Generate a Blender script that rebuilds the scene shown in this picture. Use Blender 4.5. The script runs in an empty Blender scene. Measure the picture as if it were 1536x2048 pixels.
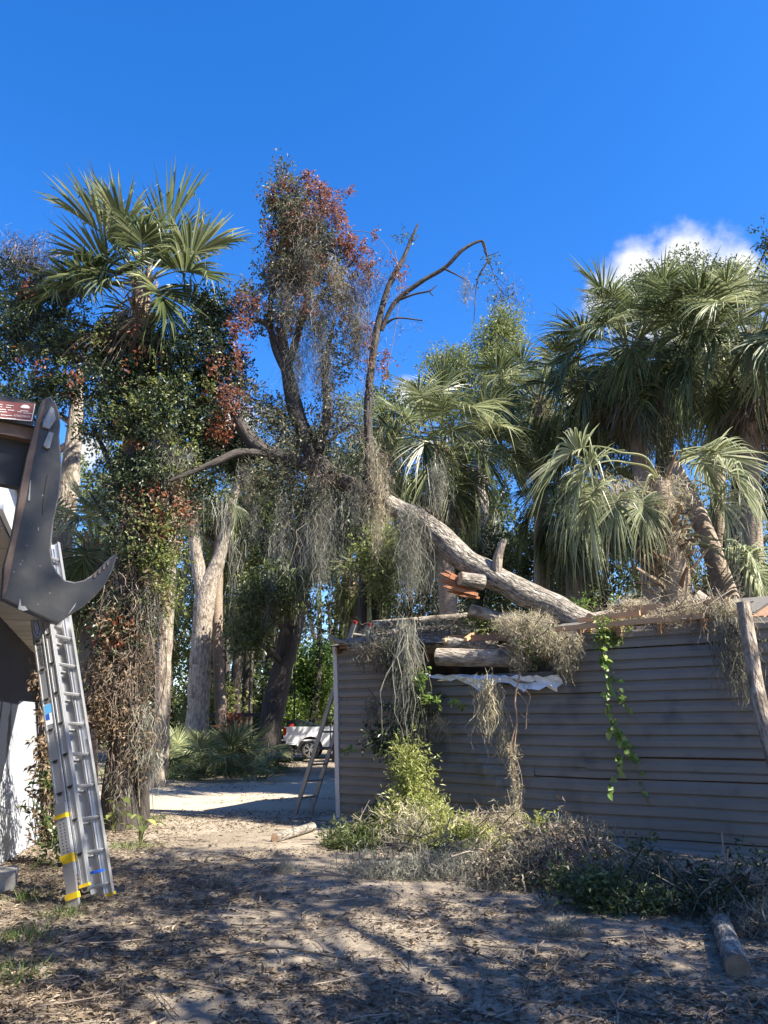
import bpy, math, random
import numpy as np
from mathutils import Vector, Matrix

S = bpy.context.scene
COL = S.collection
PI = math.pi
R = math.radians

# ------------------------------------------------------------------ camera
CAMZ, PITCH, FPX = 1.6, R(15.2), 1538.0
cam_d = bpy.data.cameras.new('camera')
cam = bpy.data.objects.new('camera', cam_d)
COL.objects.link(cam)
cam.location = (0, 0, CAMZ)
cam.rotation_euler = (PI / 2 + PITCH, 0, 0)
cam_d.sensor_fit = 'VERTICAL'
cam_d.sensor_height = 24.0
cam_d.lens = FPX / 2048 * 24.0
cam_d.clip_start = 0.05
cam_d.clip_end = 2000
S.camera = cam

# ------------------------------------------------------------------ world and sun
SUN_EL = R(46)
SUN_AZ = math.atan2(0.865, -0.50)          # measured from +Y towards +X
world = bpy.data.worlds.new('World')
S.world = world
world.use_nodes = True
wn, wl = world.node_tree.nodes, world.node_tree.links
wn.clear()
w_out = wn.new('ShaderNodeOutputWorld')
sky = wn.new('ShaderNodeTexSky')
sky.sky_type = 'NISHITA'
sky.sun_disc = False
sky.sun_elevation = SUN_EL
sky.sun_rotation = SUN_AZ
sky.altitude = 0
sky.air_density = 1.0
sky.dust_density = 0.35
sky.ozone_density = 2.2
hs = wn.new('ShaderNodeHueSaturation')
hs.inputs['Saturation'].default_value = 1.38
hs.inputs['Value'].default_value = 1.0
wl.new(sky.outputs[0], hs.inputs['Color'])
bg = wn.new('ShaderNodeBackground')
bg.inputs['Strength'].default_value = 0.080
tint = wn.new('ShaderNodeMix')
tint.data_type = 'RGBA'
tint.blend_type = 'MULTIPLY'
tint.inputs[0].default_value = 1.0
tint.inputs[7].default_value = (0.92, 0.93, 1.18, 1)
wl.new(hs.outputs[0], tint.inputs[6])
wl.new(tint.outputs[2], bg.inputs['Color'])
# clouds: one cumulus over the palms, low broken cloud near the horizon
tc = wn.new('ShaderNodeTexCoord')
nz = wn.new('ShaderNodeTexNoise')
nz.inputs['Scale'].default_value = 9.0
nz.inputs['Detail'].default_value = 9.0
nz.inputs['Roughness'].default_value = 0.58
wl.new(tc.outputs['Generated'], nz.inputs['Vector'])


def px_dir(px, py):
    dx, dy = (px - 768) / FPX, (1024 - py) / FPX
    c, s = math.cos(PITCH), math.sin(PITCH)
    return Vector((dx, c - dy * s, s + dy * c))


def wmath(op, a, b):
    n = wn.new('ShaderNodeMath')
    n.operation = op
    for i, v in enumerate((a, b)):
        if v is None:
            continue
        if isinstance(v, (int, float)):
            n.inputs[i].default_value = v
        else:
            wl.new(v, n.inputs[i])
    return n.outputs[0]


def cloud_blob(px, py, rad):
    n = wn.new('ShaderNodeVectorMath')
    n.operation = 'DISTANCE'
    wl.new(tc.outputs['Generated'], n.inputs[0])
    n.inputs[1].default_value = px_dir(px, py).normalized()
    return wmath('MAXIMUM', wmath('SUBTRACT', 1.0, wmath('DIVIDE', n.outputs['Value'], rad)), 0.0)


blobs = None
for b in ((1385, 595, .115), (1300, 595, .10), (1450, 590, .10), (1370, 520, .062), (1275, 550, .055), (1480, 550, .055), (820, 790, .05), (470, 850, .06), (180, 900, .05)):
    o = cloud_blob(*b)
    blobs = o if blobs is None else wmath('MAXIMUM', blobs, o)
dens = wmath('ADD', wmath('MULTIPLY', blobs, 1.35), wmath('MULTIPLY', wmath('SUBTRACT', nz.outputs['Fac'], 0.72), 2.1))
mr = wn.new('ShaderNodeMapRange')
mr.interpolation_type = 'SMOOTHSTEP'
mr.inputs['From Min'].default_value = 0.0
mr.inputs['From Max'].default_value = 0.62
wl.new(dens, mr.inputs['Value'])
bgc = wn.new('ShaderNodeBackground')
bgc.inputs['Color'].default_value = (0.96, 0.97, 1.0, 1)
bgc.inputs['Strength'].default_value = 0.34
mixw = wn.new('ShaderNodeMixShader')
wl.new(mr.outputs[0], mixw.inputs[0])
wl.new(bg.outputs[0], mixw.inputs[1])
wl.new(bgc.outputs[0], mixw.inputs[2])
wl.new(mixw.outputs[0], w_out.inputs['Surface'])

sun_d = bpy.data.lights.new('sun', 'SUN')
sun_d.energy = 5.0
sun_d.angle = R(0.53)
sun_d.color = (1.0, 0.93, 0.80)
sun = bpy.data.objects.new('sun', sun_d)
COL.objects.link(sun)
to_sun = Vector((math.sin(SUN_AZ) * math.cos(SUN_EL), math.cos(SUN_AZ) * math.cos(SUN_EL), math.sin(SUN_EL))).normalized()
sun.rotation_euler = to_sun.to_track_quat('Z', 'Y').to_euler()
sun.location = (20, -10, 30)

S.view_settings.view_transform = 'Standard'
S.view_settings.look = 'None'
S.view_settings.gamma = 1.0
S.view_settings.exposure = 1.75
S.view_settings.use_curve_mapping = False
S.cycles.use_denoising = True
S.cycles.max_bounces = 7
S.cycles.diffuse_bounces = 4
S.cycles.glossy_bounces = 2
S.cycles.transmission_bounces = 4
S.cycles.transparent_max_bounces = 4
S.cycles.sample_clamp_indirect = 4.0


# ------------------------------------------------------------------ pixel -> place helpers
def at(px, py, Y):
    d = px_dir(px, py)
    t = Y / d.y
    return Vector((d.x * t, d.y * t, CAMZ + d.z * t))


def G(px, py, z=0.0):
    d = px_dir(px, py)
    t = (z - CAMZ) / d.z
    return Vector((d.x * t, d.y * t, z))


def on_plane(px, py, p0, n):
    d = px_dir(px, py)
    o = Vector((0, 0, CAMZ))
    t = (p0 - o).dot(n) / d.dot(n)
    return o + d * t


def A3(v):
    return np.array(v, dtype=float).reshape(-1, 3)


class Noise:
    def __init__(self, seed, freq=1.0, n=12):
        r = np.random.default_rng(seed)
        k = r.normal(size=(n, 3))
        self.k = k / np.linalg.norm(k, axis=1)[:, None] * freq * r.uniform(.6, 1.7, (n, 1))
        self.p = r.uniform(0, 6.28, n)

    def __call__(self, p):
        return np.sin(A3(p) @ self.k.T + self.p).mean(1) * 2.0


GN1, GN2 = Noise(5, 1.1), Noise(6, 4.5)


def gh(x, y):
    x, y = np.asarray(x, float), np.asarray(y, float)
    p = np.stack([x, y, x * 0], -1).reshape(-1, 3)
    return (GN1(p) * .022 + GN2(p) * .008).reshape(x.shape)


# ------------------------------------------------------------------ materials
MATS = {}


def new_mat(name):
    m = bpy.data.materials.new(name)
    m.use_nodes = True
    m.node_tree.nodes.clear()
    MATS[name] = m
    return m, m.node_tree.nodes, m.node_tree.links


def ramp(n, cols):
    r = n.new('ShaderNodeValToRGB')
    e = r.color_ramp.elements
    while len(e) > len(cols):
        e.remove(e[-1])
    while len(e) < len(cols):
        e.new(1.0)
    for i, c in enumerate(cols):
        if len(c) == 4:
            e[i].position = c[0]
            e[i].color = (*c[1:], 1)
        else:
            e[i].position = i / max(1, len(cols) - 1)
            e[i].color = (*c, 1)
    return r


def leaf_mat(name, cols, rough=.42, trans=.3, spec=.5):
    m, n, l = new_mat(name)
    out = n.new('ShaderNodeOutputMaterial')
    at_ = n.new('ShaderNodeAttribute')
    at_.attribute_name = 'rnd'
    rp = ramp(n, cols)
    l.new(at_.outputs['Fac'], rp.inputs[0])
    b = n.new('ShaderNodeBsdfPrincipled')
    l.new(rp.outputs[0], b.inputs['Base Color'])
    b.inputs['Roughness'].default_value = rough
    b.inputs['Specular IOR Level'].default_value = spec
    t = n.new('ShaderNodeBsdfTranslucent')
    g = n.new('ShaderNodeGamma')
    g.inputs['Gamma'].default_value = 0.85
    l.new(rp.outputs[0], g.inputs[0])
    l.new(g.outputs[0], t.inputs['Color'])
    mx = n.new('ShaderNodeMixShader')
    mx.inputs[0].default_value = trans
    l.new(b.outputs[0], mx.inputs[1])
    l.new(t.outputs[0], mx.inputs[2])
    l.new(mx.outputs[0], out.inputs['Surface'])
    return m


def rough_mat(name, cols, scale=8, rough=.8, bump=.3, coord='Object', stretch=(1, 1, 1), attr=None, metallic=0.0,
              detail=6, bscale=None, spec=.4, bdist=.02, spots=None):
    m, n, l = new_mat(name)
    out = n.new('ShaderNodeOutputMaterial')
    b = n.new('ShaderNodeBsdfPrincipled')
    if attr:
        c = n.new('ShaderNodeAttribute')
        c.attribute_name = attr
        co = c.outputs['Vector']
    else:
        c = n.new('ShaderNodeTexCoord')
        co = c.outputs[coord]
    mp = n.new('ShaderNodeMapping')
    mp.inputs['Scale'].default_value = stretch
    l.new(co, mp.inputs[0])
    t = n.new('ShaderNodeTexNoise')
    t.inputs['Scale'].default_value = scale
    t.inputs['Detail'].default_value = detail
    t.inputs['Roughness'].default_value = .65
    l.new(mp.outputs[0], t.inputs['Vector'])
    rp = ramp(n, cols)
    l.new(t.outputs['Fac'], rp.inputs[0])
    colr = rp.outputs[0]
    if spots:
        t3 = n.new('ShaderNodeTexNoise')
        t3.inputs['Scale'].default_value = spots[0]
        t3.inputs['Detail'].default_value = 4
        l.new(co, t3.inputs['Vector'])
        m3 = n.new('ShaderNodeMapRange')
        m3.inputs['From Min'].default_value = spots[1]
        m3.inputs['From Max'].default_value = spots[2]
        l.new(t3.outputs['Fac'], m3.inputs['Value'])
        mx = n.new('ShaderNodeMix')
        mx.data_type = 'RGBA'
        l.new(m3.outputs[0], mx.inputs[0])
        l.new(colr, mx.inputs[6])
        mx.inputs[7].default_value = (*spots[3], 1)
        colr = mx.outputs[2]
    l.new(colr, b.inputs['Base Color'])
    b.inputs['Roughness'].default_value = rough
    b.inputs['Metallic'].default_value = metallic
    b.inputs['Specular IOR Level'].default_value = spec
    if bump:
        t2 = n.new('ShaderNodeTexNoise')
        t2.inputs['Scale'].default_value = bscale or scale * 1.7
        t2.inputs['Detail'].default_value = detail
        l.new(mp.outputs[0], t2.inputs['Vector'])
        bp = n.new('ShaderNodeBump')
        bp.inputs['Strength'].default_value = bump
        bp.inputs['Distance'].default_value = bdist
        l.new(t2.outputs['Fac'], bp.inputs['Height'])
        l.new(bp.outputs[0], b.inputs['Normal'])
    l.new(b.outputs[0], out.inputs['Surface'])
    return m


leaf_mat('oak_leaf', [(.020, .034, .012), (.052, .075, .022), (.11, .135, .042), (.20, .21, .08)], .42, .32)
leaf_mat('dark_leaf', [(.010, .020, .009), (.024, .042, .015), (.05, .072, .026), (.12, .13, .06)], .42, .24)
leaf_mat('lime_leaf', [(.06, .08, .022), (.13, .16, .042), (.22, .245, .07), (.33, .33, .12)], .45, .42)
leaf_mat('bright_leaf', [(.05, .10, .018), (.11, .19, .03), (.20, .29, .055), (.30, .36, .10)], .42, .42)
leaf_mat('vine_leaf', [(.025, .03, .016), (.065, .07, .035), (.13, .13, .07), (.23, .21, .13)], .45, .3)
leaf_mat('rust_leaf', [(.06, .025, .015), (.16, .055, .025), (.30, .085, .035), (.40, .17, .08)], .5, .35)
leaf_mat('red_leaf', [(.08, .035, .025), (.17, .065, .042), (.28, .105, .062), (.36, .20, .12)], .5, .42)
leaf_mat('dead_leaf', [(.05, .034, .022), (.13, .088, .052), (.23, .16, .095), (.36, .27, .17)], .6, .25)
leaf_mat('litter_leaf', [(.05, .037, .026), (.13, .096, .066), (.24, .185, .125), (.42, .33, .23)], .62, .1)
leaf_mat('moss_strand', [(.10, .10, .085), (.17, .17, .14), (.25, .245, .20), (.34, .325, .26)], .8, .3, .1)
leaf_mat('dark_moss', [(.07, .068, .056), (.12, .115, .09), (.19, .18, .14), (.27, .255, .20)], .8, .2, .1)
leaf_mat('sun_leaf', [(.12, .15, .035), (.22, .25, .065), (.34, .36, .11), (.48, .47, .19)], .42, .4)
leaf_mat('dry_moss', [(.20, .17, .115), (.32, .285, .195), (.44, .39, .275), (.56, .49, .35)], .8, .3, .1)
leaf_mat('twig_mat', [(.05, .038, .03), (.11, .085, .065), (.19, .15, .12), (.28, .23, .18)], .8, .0, .2)
leaf_mat('frond_green', [(.022, .036, .012), (.058, .08, .026), (.125, .15, .055), (.25, .27, .12)], .42, .3, .5)
leaf_mat('frond_pale', [(.07, .10, .045), (.17, .20, .085), (.30, .32, .155), (.44, .45, .26)], .45, .38, .5)
leaf_mat('frond_bright', [(.13, .16, .07), (.24, .27, .14), (.38, .40, .24), (.55, .55, .38)], .42, .38, .5)
leaf_mat('frond_dead', [(.045, .032, .022), (.11, .078, .05), (.19, .14, .09), (.28, .21, .14)], .6, .25)
leaf_mat('petiole', [(.09, .11, .035), (.14, .16, .055), (.20, .21, .085), (.26, .25, .12)], .4, .15)
leaf_mat('grass_blade', [(.03, .06, .012), (.07, .12, .025), (.13, .18, .045), (.22, .22, .09)], .5, .3)
leaf_mat('palm_boot', [(.10, .06, .035), (.20, .125, .075), (.30, .20, .125), (.40, .29, .19)], .7, .1)

rough_mat('bark', [(.3, .045, .038, .031), (.45, .16, .14, .115), (.58, .33, .295, .25), (.75, .52, .47, .40)], 9, .92, 1.0,
          attr='tc', stretch=(2.6, 2.6, .95), bdist=.09, bscale=12)
rough_mat('dark_bark', [(.0, .015, .012, .011), (.5, .05, .042, .036), (1, .15, .13, .11)], 7, .9, 1.0, attr='tc',
          stretch=(2.5, 2.5, .6), bdist=.05, bscale=9)
rough_mat('pale_bark', [(.3, .09, .07, .055), (.48, .27, .225, .18), (.7, .46, .40, .33)], 7, .9, 1.0, attr='tc',
          stretch=(2.2, 2.2, .7), bdist=.07, bscale=11, spots=(3.5, .55, .66, (.13, .105, .08)))
rough_mat('palm_bark', [(.0, .10, .075, .055), (.5, .26, .20, .15), (1, .40, .33, .26)], 9, .9, .9, attr='tc',
          stretch=(1, 1, 2.5), bdist=.03, bscale=12)
def ring_mat(name, ca, cb):
    m, n, l = new_mat(name)
    out = n.new('ShaderNodeOutputMaterial')
    b = n.new('ShaderNodeBsdfPrincipled')
    a = n.new('ShaderNodeAttribute')
    a.attribute_name = 'tc'
    w = n.new('ShaderNodeTexWave')
    w.wave_type = 'RINGS'
    w.rings_direction = 'Z'
    w.inputs['Scale'].default_value = 22
    w.inputs['Distortion'].default_value = 2.5
    w.inputs['Detail'].default_value = 3
    l.new(a.outputs['Vector'], w.inputs['Vector'])
    t = n.new('ShaderNodeTexNoise')
    t.inputs['Scale'].default_value = 14
    t.inputs['Detail'].default_value = 6
    l.new(a.outputs['Vector'], t.inputs['Vector'])
    mm = n.new('ShaderNodeMath')
    mm.operation = 'MULTIPLY_ADD'
    mm.inputs[1].default_value = .35
    l.new(w.outputs['Fac'], mm.inputs[0])
    l.new(t.outputs['Fac'], mm.inputs[2])
    r = ramp(n, [(.35, *ca), (.95, *cb)])
    l.new(mm.outputs[0], r.inputs[0])
    l.new(r.outputs[0], b.inputs['Base Color'])
    b.inputs['Roughness'].default_value = .85
    l.new(b.outputs[0], out.inputs['Surface'])


ring_mat('cut_wood', (.30, .17, .09), (.60, .43, .27))
ring_mat('old_cut', (.10, .06, .035), (.26, .18, .12))
rough_mat('raw_heartwood', [(0, .17, .06, .03), (.5, .32, .13, .06), (1, .46, .22, .11)], 14, .7, .8, stretch=(1, 6, 6), bdist=.02)
rough_mat('lumber', [(0, .33, .18, .09), (.5, .46, .28, .15), (1, .58, .38, .22)], 5, .7, .2, stretch=(1, 1, 6), bdist=.004)
rough_mat('old_lumber', [(0, .13, .07, .04), (.5, .22, .13, .08), (1, .33, .22, .14)], 5, .8, .3, stretch=(1, 1, 6), bdist=.006)
rough_mat('siding', [(0, .148, .132, .110), (.5, .182, .164, .138), (1, .215, .196, .168)], 3.0, .55, .06, stretch=(1, 1, 1),
          spec=.35, bscale=60, bdist=.002, spots=(2.2, .56, .75, (.105, .095, .083)))
rough_mat('trim', [(0, .44, .42, .39), (1, .56, .54, .50)], 4, .5, .05)
rough_mat('white_metal', [(0, .66, .68, .70), (.5, .78, .80, .82), (1, .86, .87, .88)], 6, .38, .25, bdist=.01, spec=.5)
rough_mat('roof_panel_mat', [(0, .06, .055, .05), (.5, .12, .11, .10), (1, .2, .18, .16)], 12, .8, .5)
rough_mat('concrete', [(0, .20, .19, .175), (1, .36, .34, .31)], 10, .9, .4)
rough_mat('aluminium', [(0, .50, .50, .50), (.5, .60, .60, .60), (1, .70, .70, .69)], 5, .36, .08, metallic=.75,
          stretch=(1, 1, .3), bdist=.003)
rough_mat('dull_aluminium', [(0, .22, .21, .20), (1, .38, .36, .34)], 5, .5, .1, metallic=.6, bdist=.003)
rough_mat('yellow_plastic', [(0, .72, .46, .015), (1, .85, .58, .03)], 6, .42, .05)
rough_mat('black_plastic', [(0, .012, .012, .013), (1, .03, .03, .032)], 6, .5, .05)
rough_mat('red_plastic', [(0, .26, .025, .02), (1, .36, .04, .03)], 6, .45, .05)
rough_mat('blue_print', [(0, .02, .09, .42), (1, .03, .14, .55)], 6, .4, 0)
rough_mat('light_blue_print', [(0, .08, .35, .70), (1, .14, .45, .80)], 6, .4, 0)
rough_mat('white_print', [(0, .72, .73, .75), (1, .82, .83, .84)], 6, .4, 0)
rough_mat('black_print', [(0, .015, .015, .018), (1, .03, .03, .03)], 6, .5, 0)
rough_mat('black_steel', [(.35, .016, .0155, .015), (.55, .024, .023, .022), (.8, .042, .040, .037)], 11, .36, .35, bscale=45, bdist=.002,
          spec=.5, spots=(60, .71, .74, (.22, .21, .19)))
rough_mat('worn_steel', [(.3, .05, .048, .045), (.55, .11, .105, .10), (.8, .26, .25, .24)], 20, .42, .2, bdist=.002)
rough_mat('rusty_steel', [(0, .05, .035, .028), (.5, .11, .075, .058), (1, .19, .13, .10)], 14, .6, .3, bdist=.003)
rough_mat('weld_steel', [(0, .14, .14, .13), (1, .36, .36, .35)], 18, .4, .4, metallic=.5, bdist=.004)
rough_mat('plate_red', [(0, .14, .035, .035), (1, .20, .06, .055)], 9, .42, .03)
rough_mat('plate_print', [(0, .60, .55, .53), (1, .75, .70, .68)], 9, .5, 0)
rough_mat('navy_wall', [(0, .014, .019, .034), (1, .026, .033, .052)], 4, .6, .15)
rough_mat('soffit_mat', [(0, .47, .43, .37), (1, .56, .52, .46)], 4, .6, .05)
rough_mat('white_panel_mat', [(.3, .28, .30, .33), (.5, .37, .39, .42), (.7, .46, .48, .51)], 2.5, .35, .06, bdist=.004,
          spots=(4, .62, .75, (.52, .52, .52)))  # grey-blue paints shade on the white panel, pale spots its sun flecks
rough_mat('truck_white', [(0, .74, .76, .78), (1, .82, .83, .85)], 3, .22, 0, spec=.6)
rough_mat('truck_glass', [(0, .01, .012, .014), (1, .02, .022, .025)], 3, .08, 0, spec=.8)
rough_mat('rubber', [(0, .012, .012, .012), (1, .03, .03, .03)], 20, .8, .3)
rough_mat('alloy', [(0, .5, .5, .51), (1, .7, .7, .71)], 6, .28, 0, metallic=.8)
rough_mat('tail_red', [(0, .35, .01, .012), (1, .5, .02, .02)], 6, .2, 0)
rough_mat('tarp', [(0, .01, .018, .016), (1, .03, .045, .04)], 6, .5, .4)
rough_mat('dark_paint', [(0, .012, .013, .015), (1, .035, .035, .037)], 5, .6, .2)

# ground: grey sand, humus and rusty needles, with sunlight painted into the clearing
m, n, l = new_mat('soil')
out = n.new('ShaderNodeOutputMaterial')
b = n.new('ShaderNodeBsdfPrincipled')
c = n.new('ShaderNodeTexCoord')


def gnoise(sc, det, rgh=.6):
    t = n.new('ShaderNodeTexNoise')
    t.inputs['Scale'].default_value = sc
    t.inputs['Detail'].default_value = det
    t.inputs['Roughness'].default_value = rgh
    l.new(c.outputs['Object'], t.inputs['Vector'])
    return t.outputs['Fac']


r1 = ramp(n, [(.32, .15, .12, .088), (.5, .285, .238, .182), (.68, .47, .40, .31)])
l.new(gnoise(1.1, 10, .68), r1.inputs[0])
r2 = ramp(n, [(.35, .095, .074, .055), (.55, .28, .232, .178), (.75, .45, .38, .295)])
l.new(gnoise(26, 8, .7), r2.inputs[0])
mx = n.new('ShaderNodeMix')
mx.data_type = 'RGBA'
mx.inputs[0].default_value = .42
l.new(r1.outputs[0], mx.inputs[6])
l.new(r2.outputs[0], mx.inputs[7])
# the open clearing is painted paler to brighten its sunlit ground
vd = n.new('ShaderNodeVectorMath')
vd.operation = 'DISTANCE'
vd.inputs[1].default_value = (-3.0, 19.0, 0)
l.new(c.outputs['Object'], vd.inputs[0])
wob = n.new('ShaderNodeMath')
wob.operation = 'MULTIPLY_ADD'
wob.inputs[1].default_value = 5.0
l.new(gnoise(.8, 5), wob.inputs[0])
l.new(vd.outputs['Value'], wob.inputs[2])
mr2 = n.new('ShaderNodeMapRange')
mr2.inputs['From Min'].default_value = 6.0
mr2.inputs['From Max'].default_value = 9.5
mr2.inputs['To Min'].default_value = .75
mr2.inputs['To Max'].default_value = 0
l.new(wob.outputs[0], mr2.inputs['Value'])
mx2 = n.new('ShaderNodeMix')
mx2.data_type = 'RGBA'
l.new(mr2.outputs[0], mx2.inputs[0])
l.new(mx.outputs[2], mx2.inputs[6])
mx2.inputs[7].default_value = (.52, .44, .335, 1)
l.new(mx2.outputs[2], b.inputs['Base Color'])
b.inputs['Roughness'].default_value = .95
b.inputs['Specular IOR Level'].default_value = .15
bp = n.new('ShaderNodeBump')
bp.inputs['Strength'].default_value = .9
bp.inputs['Distance'].default_value = .03
l.new(gnoise(34, 10, .7), bp.inputs['Height'])
l.new(bp.outputs[0], b.inputs['Normal'])
l.new(b.outputs[0], out.inputs['Surface'])

# ------------------------------------------------------------------ mesh helpers
ORG = {}


class MB:
    """collects arrays of vertices and faces and links them as one mesh object"""

    def __init__(self):
        self.V, self.F, self.Rn, self.T, self.M, self.n = [], [], [], [], [], 0

    def add(self, V, F, rnd=None, tc=None, mi=0):
        V = A3(V)
        F = np.array(F, dtype=int)
        F = F.reshape(-1, F.shape[-1])
        self.V.append(V)
        self.F.append(F + self.n)
        self.Rn.append(np.full(len(F), .5) if rnd is None else np.broadcast_to(np.asarray(rnd, float), (len(F),)))
        self.T.append(V if tc is None else tc)
        self.M.append(np.full(len(F), mi))
        self.n += len(V)
        return self

    def box(self, c, ax, ay, az, rnd=None, mi=0):
        """box at centre c with half-axis vectors"""
        c, ax, ay, az = (np.array(v, float) for v in (c, ax, ay, az))
        V = [c + sx * ax + sy * ay + sz * az for sx in (-1, 1) for sy in (-1, 1) for sz in (-1, 1)]
        F = [(0, 1, 3, 2), (4, 6, 7, 5), (0, 4, 5, 1), (2, 3, 7, 6), (0, 2, 6, 4), (1, 5, 7, 3)]
        return self.add(V, F, rnd, mi=mi)

    def bar(self, p, q, w, h, up=(0, 0, 1), rnd=None, mi=0):
        p, q = Vector(p), Vector(q)
        d = (q - p)
        s = d.cross(Vector(up)).normalized()
        u = s.cross(d).normalized()
        return self.box((p + q) / 2, d / 2, s * w / 2, u * h / 2, rnd, mi)

    def tube(self, pts, rad, sides=8, seed=0, rough=.0, cap=True, rnd=None, mi=0):
        P = A3(pts)
        k = len(P)
        rad = np.broadcast_to(np.asarray(rad, float), (k,))
        T = np.gradient(P, axis=0)
        T /= np.linalg.norm(T, axis=1)[:, None] + 1e-9
        ref = np.array((0, 0, 1.)) if abs(T[0, 2]) < .9 else np.array((1., 0, 0))
        a = np.linspace(0, 2 * PI, sides, endpoint=False)
        V = np.zeros((k, sides, 3))
        TC = np.zeros((k, sides, 3))
        L = np.concatenate([[0], np.cumsum(np.linalg.norm(np.diff(P, axis=0), axis=1))])
        x = np.cross(T[0], ref)
        rn = np.random.default_rng(seed)
        for i in range(k):
            x = x - T[i] * x.dot(T[i])
            x /= np.linalg.norm(x) + 1e-9
            y = np.cross(T[i], x)
            rr = np.full(sides, rad[i])
            V[i] = P[i] + np.outer(np.cos(a) * rr, x) + np.outer(np.sin(a) * rr, y)
            TC[i, :, 0] = np.cos(a) * rad[i]
            TC[i, :, 1] = np.sin(a) * rad[i]
            TC[i, :, 2] = L[i] + seed * 3.7
        if rough:
            ns = Noise(seed + 77, 9.0)
            ns2 = Noise(seed + 78, 2.5)
            q = TC.reshape(-1, 3)
            f = (1 + rough * (ns(q) + ns2(q))).reshape(k, sides, 1)
            V = P[:, None, :] + (V - P[:, None, :]) * f
        i, j = np.meshgrid(np.arange(k - 1), np.arange(sides), indexing='ij')
        i, j = i.ravel(), j.ravel()
        j2 = (j + 1) % sides
        F = np.stack([i * sides + j, i * sides + j2, (i + 1) * sides + j2, (i + 1) * sides + j], 1)
        self.add(V.reshape(-1, 3), F, rnd, TC.reshape(-1, 3), mi)
        if cap:
            for e in (0, k - 1):
                vv = np.concatenate([V[e], P[e][None]])
                ff = [(q, (q + 1) % sides, sides) for q in range(sides)]
                if e == 0:
                    ff = [(b_, a_, c_) for a_, b_, c_ in ff]
                self.add(vv, ff, rnd if np.isscalar(rnd) else None, np.concatenate([TC[e], TC[e].mean(0)[None]]), mi)
        return self

    def build(self, name, mat, parent=None, smooth=False):
        me = bpy.data.meshes.new(name)
        V = np.concatenate(self.V)
        o_ = np.array(ORG.get(parent.name, (0, 0, 0)) if parent else (0, 0, 0))
        V = V - o_
        me.vertices.add(len(V))
        me.vertices.foreach_set('co', V.ravel())
        loops = np.concatenate([f.ravel() for f in self.F])
        tot = np.concatenate([np.full(len(f), f.shape[1]) for f in self.F])
        me.loops.add(len(loops))
        me.loops.foreach_set('vertex_index', loops)
        me.polygons.add(len(tot))
        me.polygons.foreach_set('loop_start', np.concatenate([[0], np.cumsum(tot)[:-1]]))
        mats = mat if isinstance(mat, (list, tuple)) else [mat]
        for x in mats:
            me.materials.append(MATS[x])
        me.polygons.foreach_set('material_index', np.concatenate(self.M))
        me.polygons.foreach_set('use_smooth', np.full(len(tot), bool(smooth)))
        me.update(calc_edges=True)
        ra = me.attributes.new('rnd', 'FLOAT', 'FACE')
        ra.data.foreach_set('value', np.concatenate(self.Rn))
        if mats[0] in ('cut_wood', 'old_cut', 'bark', 'dark_bark', 'pale_bark', 'palm_bark'):
            ta = me.attributes.new('tc', 'FLOAT_VECTOR', 'POINT')
            ta.data.foreach_set('vector', np.concatenate([A3(t) for t in self.T]).ravel())
        ob = bpy.data.objects.new(name, me)
        COL.objects.link(ob)
        if parent:
            ob.parent = parent
            ORG[ob.name] = o_
        return ob


def tag(o, label, cat, group=None):
    o['label'] = label
    o['category'] = cat
    if group:
        o['group'] = group
    return o


def thing(name, loc, label, cat, group=None):
    o = bpy.data.objects.new(name, None)
    o.empty_display_size = .2
    COL.objects.link(o)
    o.location = loc
    ORG[o.name] = np.array(loc, float)
    return tag(o, label, cat, group)


def kind(o, k):
    o['kind'] = k
    return o


def spline(pts, n=8):
    P = A3([tuple(p) for p in pts])
    if len(P) < 3:
        t = np.linspace(0, 1, n + 1)[:, None]
        return P[0] * (1 - t) + P[-1] * t
    Q = np.concatenate([[2 * P[0] - P[1]], P, [2 * P[-1] - P[-2]]])
    out_ = []
    for i in range(len(P) - 1):
        p0, p1, p2, p3 = Q[i:i + 4]
        t = np.linspace(0, 1, n, endpoint=False)[:, None]
        out_.append(.5 * (2 * p1 + (p2 - p0) * t + (2 * p0 - 5 * p1 + 4 * p2 - p3) * t ** 2 + (3 * p1 - p0 - 3 * p2 + p3) * t ** 3))
    out_.append(P[-1:])
    return np.concatenate(out_)


def spline_r(rad, k):
    return np.interp(np.linspace(0, 1, k), np.linspace(0, 1, len(rad)), rad)


def pth(*pp):
    return [at(*p) for p in pp]


def unit(v):
    return v / (np.linalg.norm(v, axis=-1, keepdims=True) + 1e-9)


def leaves(mb, C, D, L, W, rng, rnd=None, fold=.25, mi=0, upbias=.5):
    """one folded diamond face per leaf: C bases, D directions"""
    N = len(C)
    L = np.broadcast_to(L, (N,))[:, None]
    W = np.broadcast_to(W, (N,))[:, None]
    up = unit(rng.normal(size=(N, 3)) + np.array((0, 0, upbias * 2)))
    s = unit(np.cross(D, up))
    nn = np.cross(s, D)
    a = C
    b_ = C + D * L * .45 + s * W * .5 + nn * W * fold
    c_ = C + D * L - nn * L * .08
    d_ = C + D * L * .45 - s * W * .5 + nn * W * fold
    V = np.stack([a, b_, c_, d_], 1).reshape(-1, 3)
    F = np.arange(N * 4).reshape(N, 4)
    mb.add(V, F, rng.uniform(0, 1, N) if rnd is None else rnd, mi=mi)


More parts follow.
